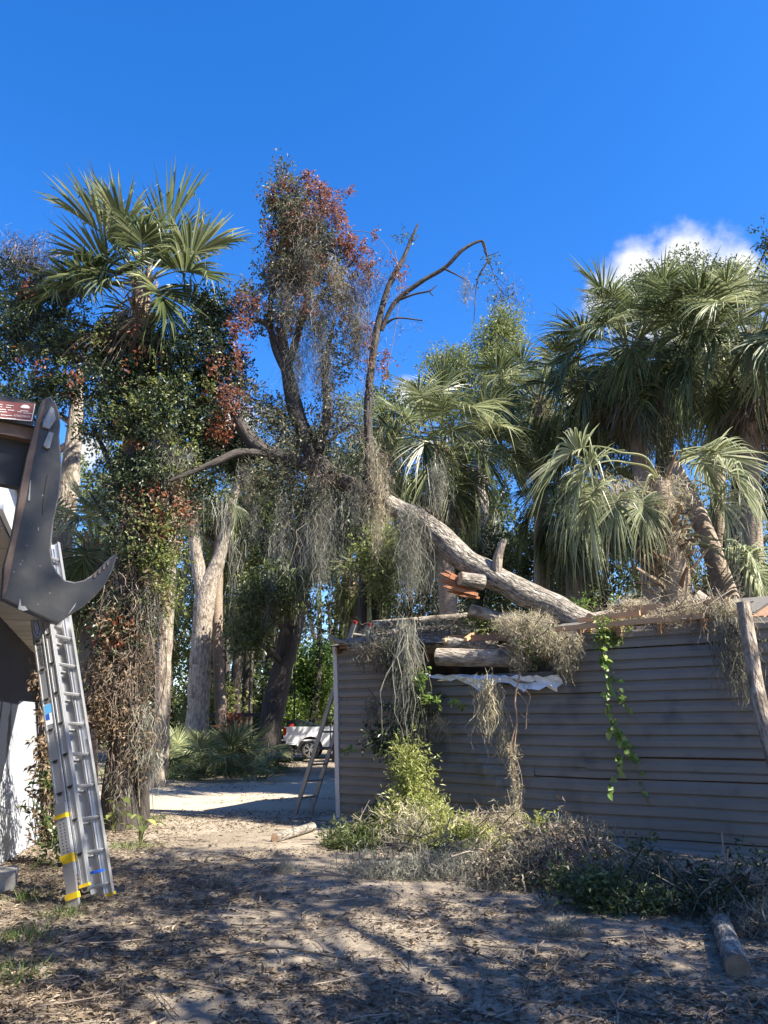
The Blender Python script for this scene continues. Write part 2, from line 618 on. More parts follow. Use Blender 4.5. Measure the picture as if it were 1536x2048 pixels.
def twigs_leaves(mb, P, rng, per, tw, L, W, dirs=None, tone=None, droop=.2, fold=.25, jit=.25):
    """P: twig bases; leaves set along short twigs"""
    N = len(P)
    d = unit(rng.normal(size=(N, 3)) + np.array((0, 0, -droop))) if dirs is None else unit(dirs + rng.normal(size=(N, 3)) * .6)
    t = rng.uniform(0, 1, (N, per, 1))
    c = P[:, None, :] + d[:, None, :] * t * tw + rng.normal(size=(N, per, 3)) * tw * jit * .5
    ld = unit(d[:, None, :] * .7 + rng.normal(size=(N, per, 3)) * .9)
    n_ = N * per
    r_ = np.clip(rng.beta(2, 2.4, (N, per)) + (0 if tone is None else tone[:, None]), 0, 1).ravel()
    leaves(mb, c.reshape(-1, 3), ld.reshape(-1, 3), L * rng.uniform(.6, 1.25, n_), W * rng.uniform(.7, 1.25, n_), rng, r_, fold)


def ball(rng, n, inner=.3):
    d = unit(rng.normal(size=(n, 3)))
    r = inner + (1 - inner) * rng.uniform(0, 1, (n, 1)) ** .6
    return d * r


def clump_points(rng, cl, dens_noise=None, thr=-.9):
    """cl: list of (centre, (rx, ry, rz), n)"""
    out_ = []
    for c, r, n_ in cl:
        q = ball(rng, n_)
        wob = Noise(int(rng.integers(1e6)), 2.6)
        q = q * (1 + .28 * wob(unit(q)))[:, None]
        out_.append(np.array(c) + q * np.array(r))
    P = np.concatenate(out_)
    if dens_noise is not None:
        P = P[dens_noise(P) > thr]
    return P


def pxclump(px, py, Y, rx, ry, n_, dz=None):
    c = at(px, py, Y)
    k = Y / 1560
    return (c, (rx * k, dz or max(rx, ry) * k * .9, ry * k), n_)


def ribbon(mb, P, W, rng, rnd):
    """P: (N,k,3) polylines -> flat strands of width W"""
    N, k, _ = P.shape
    s = unit(np.stack([rng.normal(size=N), rng.normal(size=N) * .6, rng.normal(size=N) * .2], 1))[:, None, :]
    w = np.linspace(1, .35, k)[None, :, None] * np.broadcast_to(W, (N,))[:, None, None] * .5
    V = np.stack([P - s * w, P + s * w], 2).reshape(-1, 3)
    i = np.arange(N)[:, None] * k * 2
    j = np.arange(k - 1)[None] * 2
    b0 = (i + j).ravel()
    F = np.stack([b0, b0 + 1, b0 + 3, b0 + 2], 1)
    mb.add(V, F, np.repeat(rnd, k - 1))


def hang_moss(mb, base, n_, length, spread, rng, w=.012, k=8, curl=.05, taper=True):
    """strands hanging from a line of base points"""
    B = A3([tuple(p) for p in base])
    idx = rng.uniform(0, max(1e-6, len(B) - 1.0001), n_)
    i0 = idx.astype(int)
    f = (idx - i0)[:, None]
    S0 = (B[i0] * (1 - f) + B[np.minimum(i0 + 1, len(B) - 1)] * f) if len(B) > 1 else np.repeat(B, n_, 0)
    S0 = S0 + rng.normal(size=(n_, 3)) * np.array(spread)
    Ls = length * rng.uniform(.25, 1, n_) ** .8
    t = np.linspace(0, 1, k)[None, :, None]
    P = np.repeat(S0[:, None, :], k, 1)
    P[:, :, 2] -= (t[:, :, 0] * Ls[:, None])
    P += np.cumsum(rng.normal(size=(n_, k, 3)) * np.array((1, 1, .4)) * curl, 1) * (Ls[:, None, None] ** .5)
    P += rng.normal(size=(n_, k, 3)) * np.array((1, 1, .5)) * .014
    if taper:
        cen = S0.mean(0)
        P[:, :, :2] = cen[:2] + (P[:, :, :2] - cen[:2]) * (1 - .35 * t) if len(B) == 1 else P[:, :, :2]
    ribbon(mb, P, w * rng.uniform(.6, 1.5, n_), rng, rng.beta(2, 2, n_))


def tangle(mb, cl, length, rng, w=.012, k=6, sag=.15):
    """curly strands filling ellipsoids"""
    for c, r, n_ in cl:
        P0 = np.array(c) + ball(rng, n_, .15) * np.array(r)
        d = unit(rng.normal(size=(n_, 3)))
        steps = []
        p = P0
        for q in range(k):
            steps.append(p)
            d = unit(d + rng.normal(size=(n_, 3)) * 1.15 + np.array((0, 0, -sag)))
            p = p + d * (length / k) * rng.uniform(.6, 1.3, (n_, 1))
        P = np.stack(steps, 1)
        P[:, :, 2] = np.maximum(P[:, :, 2], .015)
        ribbon(mb, P, w * rng.uniform(.6, 1.5, n_), rng, rng.beta(2, 2, n_))


# ------------------------------------------------------------------ ground
def lines(segs):
    o_ = [np.array([segs[0][0]])]
    for a_, b_, st in segs:
        k = max(1, int(round((b_ - a_) / st)))
        o_.append(np.linspace(a_, b_, k + 1)[1:])
    return np.concatenate(o_)


gx = lines([(-600, -100, 100), (-100, -30, 14), (-30, -10, 1.5), (-10, 10, .16), (10, 30, 1.5), (30, 100, 14), (100, 600, 100)])
gy = lines([(-100, -20, 20), (-20, 2, 1.5), (2, 20, .16), (20, 40, .6), (40, 120, 10), (120, 900, 130)])
X, Y = np.meshgrid(gx, gy)
Z = gh(X, Y)
V = np.stack([X, Y, Z], -1).reshape(-1, 3)
nx, ny = len(gx), len(gy)
i, j = np.meshgrid(np.arange(ny - 1), np.arange(nx - 1), indexing='ij')
i, j = i.ravel(), j.ravel()
g = MB()
g.add(V, np.stack([i * nx + j, i * nx + j + 1, (i + 1) * nx + j + 1, (i + 1) * nx + j], 1))
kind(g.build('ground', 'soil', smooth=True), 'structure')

# leaf litter: nobody could count it
rng = np.random.default_rng(11)
LN = Noise(21, 1.3)
mb = MB()
yy = 3.6 + (22 - 3.6) * rng.uniform(0, 1, 330000) ** 1.9
xx = rng.uniform(-.62, .62, len(yy)) * (yy + 1)
P = np.stack([xx, yy, xx * 0], 1)
dn = LN(P) * 1.3 + LN(P * 3.1) * .8
# bare sand in the wheel track and in the sunny clearing, thick leaves on the left
dn += np.where(xx < -.12 * yy - .1, .75, 0) - 1.3 * np.exp(-((xx + .05 * yy + .8) / .45) ** 2) * (yy < 7.5)
dn -= 1.5 * ((yy > 15) & (xx < 0)) + .35 * np.exp(-((xx - .2) / 1.9) ** 2)
P = P[rng.uniform(-1.0, 2.1, len(P)) < dn][:130000]
P[:, 2] = gh(P[:, 0], P[:, 1]) + rng.uniform(.003, .022, len(P))
D = rng.normal(size=P.shape)
D[:, 2] *= .22
D = unit(D)
big = rng.uniform(0, 1, len(P)) ** 3
leaves(mb, P, D, .022 + .07 * big, .008 + .020 * big, rng, rng.beta(1.3, 1.9, len(P)), .35, upbias=.9)
kind(tag(mb.build('leaf_litter', 'litter_leaf'), 'dry brown leaves strewn over the sandy ground', 'leaf litter'), 'stuff')

# fallen twigs on the ground: also past counting
mb = MB()
n_ = 900
ty = 4.2 + 11 * rng.uniform(0, 1, n_) ** 1.5
tx = rng.uniform(-.5, .5, n_) * ty
a = rng.uniform(0, 6.28, n_)
ln = rng.uniform(.08, .45, n_)
k = np.linspace(-.5, .5, 4)
P = np.stack([tx[:, None] + np.cos(a)[:, None] * ln[:, None] * k, ty[:, None] + np.sin(a)[:, None] * ln[:, None] * k, np.zeros((n_, 4))], -1)
P += rng.normal(size=P.shape) * np.array((.012, .012, 0))
P[..., 2] = gh(P[..., 0], P[..., 1]) + .022
for q in range(n_):
    mb.tube(P[q], rng.uniform(.002, .006), 4, cap=False, rnd=rng.uniform(0, 1))
kind(tag(mb.build('twig_litter', 'twig_mat'), 'thin dry twigs scattered over the sandy ground', 'twigs'), 'stuff')


def grass(name, spots, label, h=.16, per=900, mat='grass_blade'):
    mb = MB()
    for x, y, r in spots:
        n_ = int(per * r)
        p = np.stack([x + rng.normal(size=n_) * r * .5, y + rng.normal(size=n_) * r * .5, np.zeros(n_)], 1)
        p[:, 2] = gh(p[:, 0], p[:, 1])
        d = unit(rng.normal(size=(n_, 3)) * np.array((.45, .45, .1)) + np.array((0, 0, .8)))
        leaves(mb, p, d, h * rng.uniform(.4, 1.1, n_), .007, rng, None, .1, upbias=0)
    return kind(tag(mb.build(name, mat), label, 'grass'), 'stuff')


sp = [tuple(G(px, py)[:2]) + (r,) for px, py, r in ((40, 1880, .3), (130, 1830, .2), (20, 1960, .3), (260, 1700, .3), (60, 1800, .2), (300, 1640, .3))]
grass('grass', sp, 'thin green grass growing at the left edge of the yard', .13, 700)
sp = [tuple(G(px, py)[:2]) + (r,) for px, py, r in ((480, 1548, 1.5), (400, 1545, 1.5), (540, 1538, 1.0), (330, 1560, 1.0))]
grass('ground_cover', sp, 'low green ground cover along the edge of the clearing', .35, 900)

# ------------------------------------------------------------------ shed
W0 = G(680, 1640)
W1 = G(1536, 1722)
U3 = (W1 - W0).normalized()
N3 = Vector((-U3.y, U3.x, 0))              # away from the camera
N3 = N3 if N3.y > 0 else -N3
SHED_L = (W1 - W0).length + .55
SHED_D, WALL_H, CH = 4.2, 2.86, .143
shed = thing('shed', tuple(W0), 'long grey-brown shed with lapped siding, its roof crushed by the fallen tree', 'shed')


def wall_def(s, z):
    """outward bow of the battered front wall and sag of its boards"""
    cr = s - 2.7 - (1.2 - z) * .9
    o_ = .07 * np.exp(-np.abs(cr) / .16) * np.exp(-((z - .9) / .6) ** 2) + .12 * np.exp(-((s - 3.1) / .75) ** 2 - ((z - .75) / .7) ** 2) - .05 * np.exp(-((s - 3.9) / .5) ** 2 - ((z - .9) / .8) ** 2)
    o_ = o_ + .06 * np.exp(-((s - 2.2) / .8) ** 2 - ((z - 2.3) / .5) ** 2) + .012 * np.sin(s * 3.1 + z * 2) + .008 * np.sin(s * 7.3 - z)
    dz = -.035 * np.exp(-((s - 4.4) / 1.2) ** 2) * (1 - z / 2.9) - .02 * np.exp(-((s - 2.6) / .9) ** 2) * (z / 2.9)
    return o_, dz


def wall_pt(s, z, out_=0.0):
    o_, dz = wall_def(s, z)
    lean = -.055 * z
    s = np.asarray(s, float)
    return (np.array(W0)[None] + np.outer(s + lean, np.array(U3)) - np.outer(o_ + out_, np.array(N3))
            + np.outer(z + dz, (0, 0, 1)))


def board(z0, s0, s1, seed):
    prof = [(0.0, -.02), (0.0, .036), (.50, .030), (.64, .016), (1.0, -.002)]
    k = max(3, int((s1 - s0) / .14))
    s = np.linspace(s0, s1, k)
    rs = np.random.default_rng(seed)
    tilt, off = rs.normal() * .002, rs.normal() * .004
    rows = [wall_pt(s, np.full(k, z0 + f * (CH + .004)) + tilt * s, o_ + off) for f, o_ in prof]
    V = np.stack(rows, 0).reshape(-1, 3)
    i, j = np.meshgrid(np.arange(len(prof) - 1), np.arange(k - 1), indexing='ij')
    i, j = i.ravel(), j.ravel()
    mb = MB()
    mb.add(V, np.stack([i * k + j, i * k + j + 1, (i + 1) * k + j + 1, (i + 1) * k + j], 1))
    return mb


front = MB()
front.add(np.concatenate([wall_pt(np.array([.02, SHED_L - .02]), np.array([0., 0.]), -.16),
                          wall_pt(np.array([.02, SHED_L - .02]), np.array([2.2, 2.2]), -.16)]), [(0, 1, 3, 2)])
fw = front.build('front_wall', 'old_lumber', shed)
HOLE = (1.62, 4.15)
for q in range(20):
    z0 = q * CH
    if q < 16:
        # two lengths of siding meet at a staggered seam
        sm = 3.3 + (q * 37 % 11) * .19
        segs = [(0.05, sm), (sm, SHED_L)]
    else:
        segs = [(0.05, HOLE[0] + (q - 16) * .05), (HOLE[1] - (q % 2) * .12, SHED_L)]
    for a_, b_ in segs:
        board(z0, a_, b_, q * 2 + (a_ > 1)).build('siding_board', 'siding', fw)
# corner trim, plinth, end and rear walls
mb = MB()
cp = wall_pt(np.zeros(12), np.linspace(-.02, WALL_H + .05, 12), .0)
for q in range(11):
    mb.box((cp[q] + cp[q + 1]) / 2 - np.array(N3) * .012, np.array(U3) * .045, np.array(N3) * .035, (cp[q + 1] - cp[q]) / 2)
mb.build('corner_trim', 'trim', shed)
mb = MB()
c_ = np.array(W0) + np.array(U3) * (SHED_L / 2 - .1) + np.array(N3) * (SHED_D / 2 - .06)
mb.box(c_ + np.array((0, 0, -.02)), np.array(U3) * (SHED_L / 2 + .22), np.array(N3) * (SHED_D / 2 + .1), (0, 0, .06))
mb.build('slab', 'concrete', shed)
for nm, c0, ax in (('end_wall', np.array(W0) + np.array(N3) * (SHED_D / 2), np.array(N3) * (SHED_D / 2 - .08)),
                   ('end_wall', np.array(W0) + np.array(U3) * SHED_L + np.array(N3) * (SHED_D / 2), np.array(N3) * (SHED_D / 2 - .08)),
                   ('rear_wall', np.array(W0) + np.array(U3) * (SHED_L / 2) + np.array(N3) * SHED_D, np.array(U3) * SHED_L / 2)):
    mb = MB()
    sd = np.array(U3) if 'end' in nm else np.array(N3)
    lean = np.array(U3) * -.055 * WALL_H
    bot, top = c0, c0 + lean + np.array((0, 0, WALL_H))
    mb.box((bot + top) / 2, ax, sd * .04, (top - bot) / 2)
    mb.build(nm, 'siding', shed)


def roof_pt(s, d, z=0.0):
    """s along the front, d back from the front wall, on the roof plane (gable, ridge half-way)"""
    r_ = d if d < SHED_D / 2 else SHED_D - d
    zz = WALL_H + .06 + r_ * .24 + z
    return np.array(W0) + np.array(U3) * (s - .055 * WALL_H) + np.array(N3) * d + np.array((0, 0, zz))


# rafters, top plate, studs showing in the hole
rg = random.Random(4)
for q in range(13):
    s = .15 + q * .56
    bent = -.28 if HOLE[0] < s < HOLE[1] else 0
    mb = MB()
    mb.bar(roof_pt(s, -.16, -.1 + bent), roof_pt(s + rg.uniform(-.03, .03), SHED_D / 2, -.1 + bent * .4), .04, .13)
    mb.build('rafter', 'old_lumber', shed)
for s0, s1, z0, z1, mt in ((0.1, HOLE[0], 2.80, 2.80, 'old_lumber'), (HOLE[1] - .2, SHED_L - .1, 2.80, 2.84, 'lumber'),
                           (HOLE[0] - .2, HOLE[1] + .2, 2.74, 2.58, 'old_lumber')):
    mb = MB()
    p0 = wall_pt(np.array([s0]), np.array([z0]), -.07)[0]
    p1 = wall_pt(np.array([s1]), np.array([z1]), -.07)[0]
    mb.bar(p0, p1, .09, .09)
    mb.build('top_plate', mt, shed)
for s0, s1, d0, d1, z0, z1, hh in ((4.25, 6.35, -.15, -.17, .0, .03, .07), (4.6, 5.5, -.06, -.10, .09, .13, .07), (5.0, 6.6, .3, .2, .12, .14, .14),
                                   (1.1, 3.9, .05, .0, .03, -.12, .09), (2.2, 4.0, .25, .15, -.05, -.1, .09), (.2, 1.9, -.12, -.12, -.02, -.02, .1)):
    mb = MB()
    mb.bar(roof_pt(s0, d0, z0), roof_pt(s1, d1, z1), .04, hh)
    mb.build('fascia_board', 'lumber' if s0 > 4 else 'old_lumber', shed)
for s, d in ((4.75, -.1), (4.98, -.11), (5.12, -.1), (2.35, -.12), (2.75, -.12)):
    mb = MB()
    mb.bar(roof_pt(s, d, -.06), roof_pt(s, d + .35, -.0), .05, .06)
    mb.build('rafter_tail', 'lumber', shed)
# roof sheets: front slope split and sagging, rear slope
for s0, s1, sg in ((0, 1.2, 0), (1.22, 2.4, -.08), (3.0, 4.1, -.1), (4.12, 5.3, 0), (5.32, 6.9, 0)):
    for d0, d1 in ((-.18 if s0 < 3 else .10, SHED_D / 2), (SHED_D / 2, SHED_D + .15)):
        k = 6
        V = []
        for q in range(k):
            d = d0 + (d1 - d0) * q / (k - 1)
            f = max(0, 1 - abs(d) / (SHED_D / 2))
            for s in (s0, s1):
                V.append(roof_pt(s, d, sg * f))
        V = np.array(V)
        mb = MB()
        F = [(2 * q, 2 * q + 1, 2 * q + 3, 2 * q + 2) for q in range(k - 1)]
        mb.add(V, F).add(V - np.array((0, 0, .02)), [f[::-1] for f in F])
        mb.build('roof_sheet', 'roof_panel_mat', shed)
# torn white flashing hanging under the hole
mb = MB()
k = 34
s = np.linspace(1.72, 4.22, k)
zt = np.interp(s, [1.72, 2.3, 3.4, 4.22], [2.33, 2.32, 2.27, 2.23])
hgt = np.interp(s, [1.72, 2.2, 3.0, 3.6, 4.22], [.01, .07, .16, .20, .15])
rs = np.random.default_rng(3)
hgt = hgt * (1 + .12 * rs.normal(size=k)) * (1 + .35 * np.sin(s * 5))
rows = []
for f in np.linspace(0, 1, 5):
    rows.append(wall_pt(s, zt - hgt * f - .04 * np.sin(s * 9) * f, .10 + .07 * np.sin(f * 7 + s * 2) * (s > 2.6) + .02 * np.sin(s * 11 + f * 4)))
V = np.stack(rows, 0)
V[:, :, 2] += rs.normal(size=(5, k)) * .012
V[:, :, :2] += rs.normal(size=(5, k, 2)) * .02
V = V.reshape(-1, 3)
i, j = np.meshgrid(np.arange(4), np.arange(k - 1), indexing='ij')
i, j = i.ravel(), j.ravel()
F = np.stack([i * k + j, i * k + j + 1, (i + 1) * k + j + 1, (i + 1) * k + j], 1)
mb.add(V, F)
mb.build('flashing', 'white_metal', shed)
# ------------------------------------------------------------------ house on the left
H0 = np.array((-1.84, 3.55, 2.6))
H1 = np.array((-5.75, 14.4, 2.6))
HD = (H1 - H0) / np.linalg.norm(H1 - H0)                       # along the eave, away from the camera
HN = np.array((HD[1], -HD[0], 0))                              # out of the wall, towards the yard
OH = .47
house = thing('house', tuple(H0 - HN * OH - np.array((0, 0, 2.6))), 'dark blue house with white fascia and tan vented soffit, cut off by the left edge', 'house')
HL = np.linalg.norm(H1 - H0)
mb = MB()
wc = H0 - HN * (OH + 2.0) + HD * HL / 2
mb.box((wc[0], wc[1], 1.31), HN * 2.0, HD * (HL / 2 - .02), (0, 0, 1.31))
mb.build('wall', 'navy_wall', house)
npan = 44
for q in range(npan):
    a_ = HL * q / npan
    b_ = HL * (q + 1) / npan - .012
    c_ = H0 + HD * (a_ + b_) / 2 - HN * (OH / 2 + .015)
    mb = MB()
    mb.box(c_ + np.array((0, 0, .004 * (q % 2))), HN * (OH / 2 - .02), HD * (b_ - a_) / 2, (0, 0, .006))
    mb.build('soffit_panel', 'soffit_mat', house)
mb = MB()
c_ = H0 + HD * HL / 2
mb.box(c_ + np.array((0, 0, .09)), HN * .012, HD * HL / 2, (0, 0, .11))
mb.build('fascia', 'white_metal', house)
mb = MB()
t0, t1 = H0 + HN * .05 + np.array((0, 0, .21)), H1 + HN * .05 + np.array((0, 0, .21))
up = -HN * 2.6 + np.array((0, 0, 1.0))
V = [t0, t1, t1 + up, t0 + up]
mb.add(V, [(0, 1, 2, 3)]).add(np.array(V) - np.array((0, 0, .03)), [(3, 2, 1, 0)])
mb.bar(t0, t1, .03, .03)
mb.build('roof', 'roof_panel_mat', house)

# white sheets leaning on the wall
def slab(name, q, th, mat, label, cat, group=None):
    Q = A3(q)
    n_ = np.cross(Q[1] - Q[0], Q[3] - Q[0])
    n_ /= np.linalg.norm(n_)
    mb = MB()
    V = np.concatenate([Q, Q - n_ * th])
    mb.add(V, [(0, 1, 2, 3), (7, 6, 5, 4), (0, 4, 5, 1), (1, 5, 6, 2), (2, 6, 7, 3), (3, 7, 4, 0)])
    return tag(mb.build(name, mat), label, cat, group)


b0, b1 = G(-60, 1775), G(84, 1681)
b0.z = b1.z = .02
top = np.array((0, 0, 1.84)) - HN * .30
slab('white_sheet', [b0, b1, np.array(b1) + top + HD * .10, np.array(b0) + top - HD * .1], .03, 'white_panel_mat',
     'big white panel leaning against the dark house wall, dappled with painted shade', 'panel')
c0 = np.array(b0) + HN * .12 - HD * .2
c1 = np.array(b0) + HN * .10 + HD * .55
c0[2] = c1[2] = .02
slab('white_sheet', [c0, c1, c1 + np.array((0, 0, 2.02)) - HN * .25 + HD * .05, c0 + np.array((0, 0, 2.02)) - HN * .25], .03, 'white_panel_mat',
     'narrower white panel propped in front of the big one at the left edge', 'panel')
# concrete block
p = G(8, 1775)
mb = MB()
mb.box((p.x, p.y, .075), HN * .10, HD * .2, (0, 0, .09))
tag(mb.build('concrete_block', 'concrete'), 'grey concrete block on the leaves at the left edge', 'block')


# ------------------------------------------------------------------ text helper
def text_mesh(name, s, size, origin, xdir, ydir, mat, parent, width=None):
    cu = bpy.data.curves.new(name, 'FONT')
    cu.body = s
    cu.size = size
    cu.align_x = 'CENTER'
    cu.align_y = 'CENTER'
    cu.resolution_u = 2
    tmp = bpy.data.objects.new(name + '_tmp', cu)
    COL.objects.link(tmp)
    dg = bpy.context.evaluated_depsgraph_get()
    me = bpy.data.meshes.new_from_object(tmp.evaluated_get(dg))
    bpy.data.objects.remove(tmp)
    n_ = len(me.vertices)
    co = np.zeros(n_ * 3)
    me.vertices.foreach_get('co', co)
    co = co.reshape(-1, 3)
    if width:
        co[:, 0] *= width / (np.ptp(co[:, 0]) + 1e-9)
    xd, yd = np.array(xdir, float), np.array(ydir, float)
    V = np.array(origin) + co[:, :1] * xd + co[:, 1:2] * yd
    V -= np.array(ORG.get(parent.name, (0, 0, 0)))
    me.vertices.foreach_set('co', V.ravel())
    me.materials.clear()
    me.materials.append(MATS[mat])
    me.update()
    me.name = name
    ob = bpy.data.objects.new(name, me)
    COL.objects.link(ob)
    ob.parent = parent
    ORG[ob.name] = ORG.get(parent.name, np.zeros(3))
    return ob


# ------------------------------------------------------------------ big extension ladder
LB = np.array((-2.71, 7.61, 0.0))
LT = np.array((-3.82, 8.03, 3.62))
la = (LT - LB) / np.linalg.norm(LT - LB)
lw = np.array((.22, .975, 0))
lw = lw - la * lw.dot(la)
lw /= np.linalg.norm(lw)
ln_ = np.cross(la, lw)
ln_ = ln_ if ln_[0] > 0 else -ln_
LLEN = np.linalg.norm(LT - LB)
lad = thing('extension_ladder', tuple(LB), 'silver aluminium extension ladder with yellow leveler foot leaning on the house eave', 'ladder')


def LP(w, a_, n_):
    return LB + lw * w + la * a_ + ln_ * n_


def channel(mb, w0, side, a0, a1, n0, n1):
    """C-channel rail: web at w0 facing outwards, flanges turned to the inside (side=+1: inside is +w)"""
    t, fl = .004, .032
    mb.box(LP(w0, (a0 + a1) / 2, (n0 + n1) / 2), lw * t, la * (a1 - a0) / 2, ln_ * (n1 - n0) / 2)
    for nn in (n0 + .003, n1 - .003):
        mb.box(LP(w0 + side * (fl / 2 + t), (a0 + a1) / 2, nn), lw * fl / 2, la * (a1 - a0) / 2, ln_ * .003)
    # raised flange beads on the web
    for nn in (n0 + .014, n1 - .014):
        mb.box(LP(w0 - side * .006, (a0 + a1) / 2, nn), lw * .003, la * (a1 - a0) / 2, ln_ * .007)


LWID = .37
for (n0, n1, a0n, a0f, a1) in ((-.135, -.008, .27, .02, LLEN), (.0, .092, .16, .02, LLEN - .12)):
    for w0, side, a0 in ((0, 1, a0n), (LWID, -1, a0f)):
        mb = MB()
        channel(mb, w0, side, a0, a1, n0, n1)
        mb.build('rail', 'aluminium', lad)
    q = 0
    a_ = .40 if n0 < 0 else .125
    while a_ < a1 - .1:
        nm = (n0 + n1) / 2
        mb = MB()
        pr = [(-.020, .010), (.020, .010), (.022, .0), (.012, -.014), (0, -.018), (-.012, -.014), (-.022, 0)]
        V = [LP(w, a_ + y, nm + x) for w in (.012, LWID - .012) for x, y in pr]
        kk = len(pr)
        F4 = [(z, (z + 1) % kk, kk + (z + 1) % kk, kk + z) for z in range(kk)]
        mb.add(V, F4)
        mb.build('rung', 'aluminium', lad)
        # D-shaped rung end with swaged ring
        for rad, ww, nm2, mt in ((.034, -.0105, 'rung_ring', 'dull_aluminium'), (.025, -.0115, 'rung_end', 'black_plastic')):
            ang = np.linspace(PI, 2 * PI, 9)
            pts = [(math.cos(t) * rad * 1.05, math.sin(t) * rad * 1.15 + .008) for t in ang]
            mb = MB()
            V = [LP(ww, a_ + y, nm + x) for x, y in pts] + [LP(ww + .005, a_ + y, nm + x) for x, y in pts]
            kk = len(pts)
            mb.add(V, [tuple(range(kk))]).add(V, [(z, z + 1, kk + z + 1, kk + z) for z in range(kk - 1)])
            mb.build(nm2, mt, lad)
        a_ += .305
# leveler leg with yellow brackets
mb = MB()
mb.box(LP(-.022, .46, -.0715), lw * .014, la * .46, ln_ * .055)
lv = mb.build('leveler_leg', 'aluminium', lad)
for a_ in np.arange(.48, .74, .028):
    for nn in (-.09, -.052):
        mb = MB()
        mb.box(LP(-.0375, a_, nn), lw * .001, la * .005, ln_ * .005)
        mb.build('hole', 'black_plastic', lv)
for a_, h_, t in ((.80, .022, .045), (.42, .045, .05), (.10, .03, .05)):
    mb = MB()
    mb.box(LP(-.026, a_, -.0715), lw * .022, la * h_ * .85, ln_ * (.058 if h_ < .03 else .062))
    br = mb.build('leveler_bracket', 'yellow_plastic', lad)
    if h_ > .04:
        mb = MB()
        mb.tube([LP(-.05, a_ - .03, -.13), LP(-.075, a_ - .03, -.13)], .02, 12)
        mb.build('knob', 'black_plastic', br)
for w_, n0, a_ in ((LWID, -.0715, .012), (LWID, .046, .022), (0, .046, .155)):
    mb = MB()
    mb.box(LP(w_, a_, n0), lw * .018, la * .013, ln_ * .05)
    mb.build('foot', 'yellow_plastic', lad)
mb = MB()
mb.box(LP(LWID / 2 + .02, .245, .045), lw * .1, la * .012, ln_ * .024)
mb.build('rung_sticker', 'blue_print', lad)
# decals on the near rail (reading downwards)
nmid = -.0715


def decal(nm, a_, rx, ry, mat, off, parent, seg=20, pointed=False):
    mb = MB()
    ang = np.linspace(0, 2 * PI, seg, endpoint=False)
    V = []
    for t in ang:
        x, y = math.cos(t), math.sin(t)
        if pointed:
            x = x * (1 - abs(y) ** 3 * .4)
        V.append(LP(off, a_ + y * ry, nmid + x * rx))
    mb.add(V, [tuple(range(seg))])
    return mb.build(nm, mat, parent)


def aof(py):
    """height along the ladder of a pixel row on the near rail"""
    lo, hi = 0.0, LLEN
    for _ in range(40):
        m_ = (lo + hi) / 2
        p_ = LP(0, m_, nmid)
        dz = (p_[2] - CAMZ) / p_[1]
        yy_ = 1024 - FPX * math.tan(math.atan(dz) - PITCH)
        if yy_ > py:
            lo = m_
        else:
            hi = m_
    return lo


snap = lambda v: .40 + .305 * round((v - .5525) / .305) + .1525
a_ = snap(aof(1278))
st = decal('brand_sticker', a_, .044, .115, 'white_print', -.0058, lad)
ov = decal('oval', a_, .034, .108, 'blue_print', -.0068, st, pointed=True)
decal('oval_field', a_, .022, .088, 'white_print', -.0075, st, pointed=True)
text_mesh('lettering', 'WERNER', .035, LP(-.0082, a_, nmid), -la, ln_, 'blue_print', st, width=.13)
a_ = snap(aof(1338))
text_mesh('lettering', 'Equalizer', .085, LP(-.0068, a_, nmid + .006), -la, ln_, 'black_print', lad, width=.235)
a_ = snap(aof(1408))
mb = MB()
mb.box(LP(-.0055, a_, nmid), lw * .001, la * .10, ln_ * .042)
st = mb.build('safety_sticker', 'white_print', lad)
mb = MB()
mb.box(LP(-.0072, a_ + .055, nmid), lw * .0005, la * .043, ln_ * .040)
mb.build('printed_band', 'light_blue_print', st)
mb = MB()
mb.box(LP(-.0072, a_ - .022, nmid - .016), lw * .0005, la * .03, ln_ * .022)
mb.build('printed_block', 'blue_print', st)
mb = MB()
mb.box(LP(-.0055, aof(1500), nmid), lw * .001, la * .09, ln_ * .038)
mb.build('grey_sticker', 'aluminium', lad)
mb = MB()
mb.box(LP(LWID - .0065, aof(1465), .05), lw * .001, la * .10, ln_ * .03)
mb.build('warning_sticker', 'white_print', lad)

# ------------------------------------------------------------------ ladder at the far end of the shed
B2 = np.array((-1.584, 14.6, 0))
lean_v = np.array(U3) * 1.19 + np.array((0, 0, 2.98))
a2 = lean_v / np.linalg.norm(lean_v)
w2 = np.array(N3)
n2 = np.cross(w2, a2)
lad2 = thing('straight_ladder', tuple(B2), 'weathered grey ladder with red tips leaning over the left end of the shed roof', 'ladder')
L2 = 3.55
for w_ in (0, .42):
    mb = MB()
    mb.box(B2 + w2 * w_ + a2 * L2 / 2, w2 * .014, a2 * L2 / 2, n2 * .042)
    mb.build('rail', 'dull_aluminium', lad2)
    mb = MB()
    mb.box(B2 + w2 * w_ + a2 * (L2 + .01), w2 * .018, a2 * .025, n2 * .046)
    mb.build('rail_tip', 'red_plastic', lad2)
q = .3
while q < L2 - .1:
    mb = MB()
    mb.tube([B2 + a2 * q, B2 + w2 * .42 + a2 * q], .017, 8)
    mb.build('rung', 'dull_aluminium', lad2)
    q += .305

# ------------------------------------------------------------------ loader grapple at the left
gp = at(90, 1000, 2.8)
gn = Vector((math.sin(R(30)), -math.cos(R(30)), 0.0))           # face normal, turned to the right
gra = thing('loader_grapple', (-2.6, 2.3, 0.0), 'scratched black steel loader grapple with an upturned hook at the left edge', 'grapple')


def gpl(px, py, off=0.0):
    return np.array(on_plane(px, py, gp + gn * off, gn))


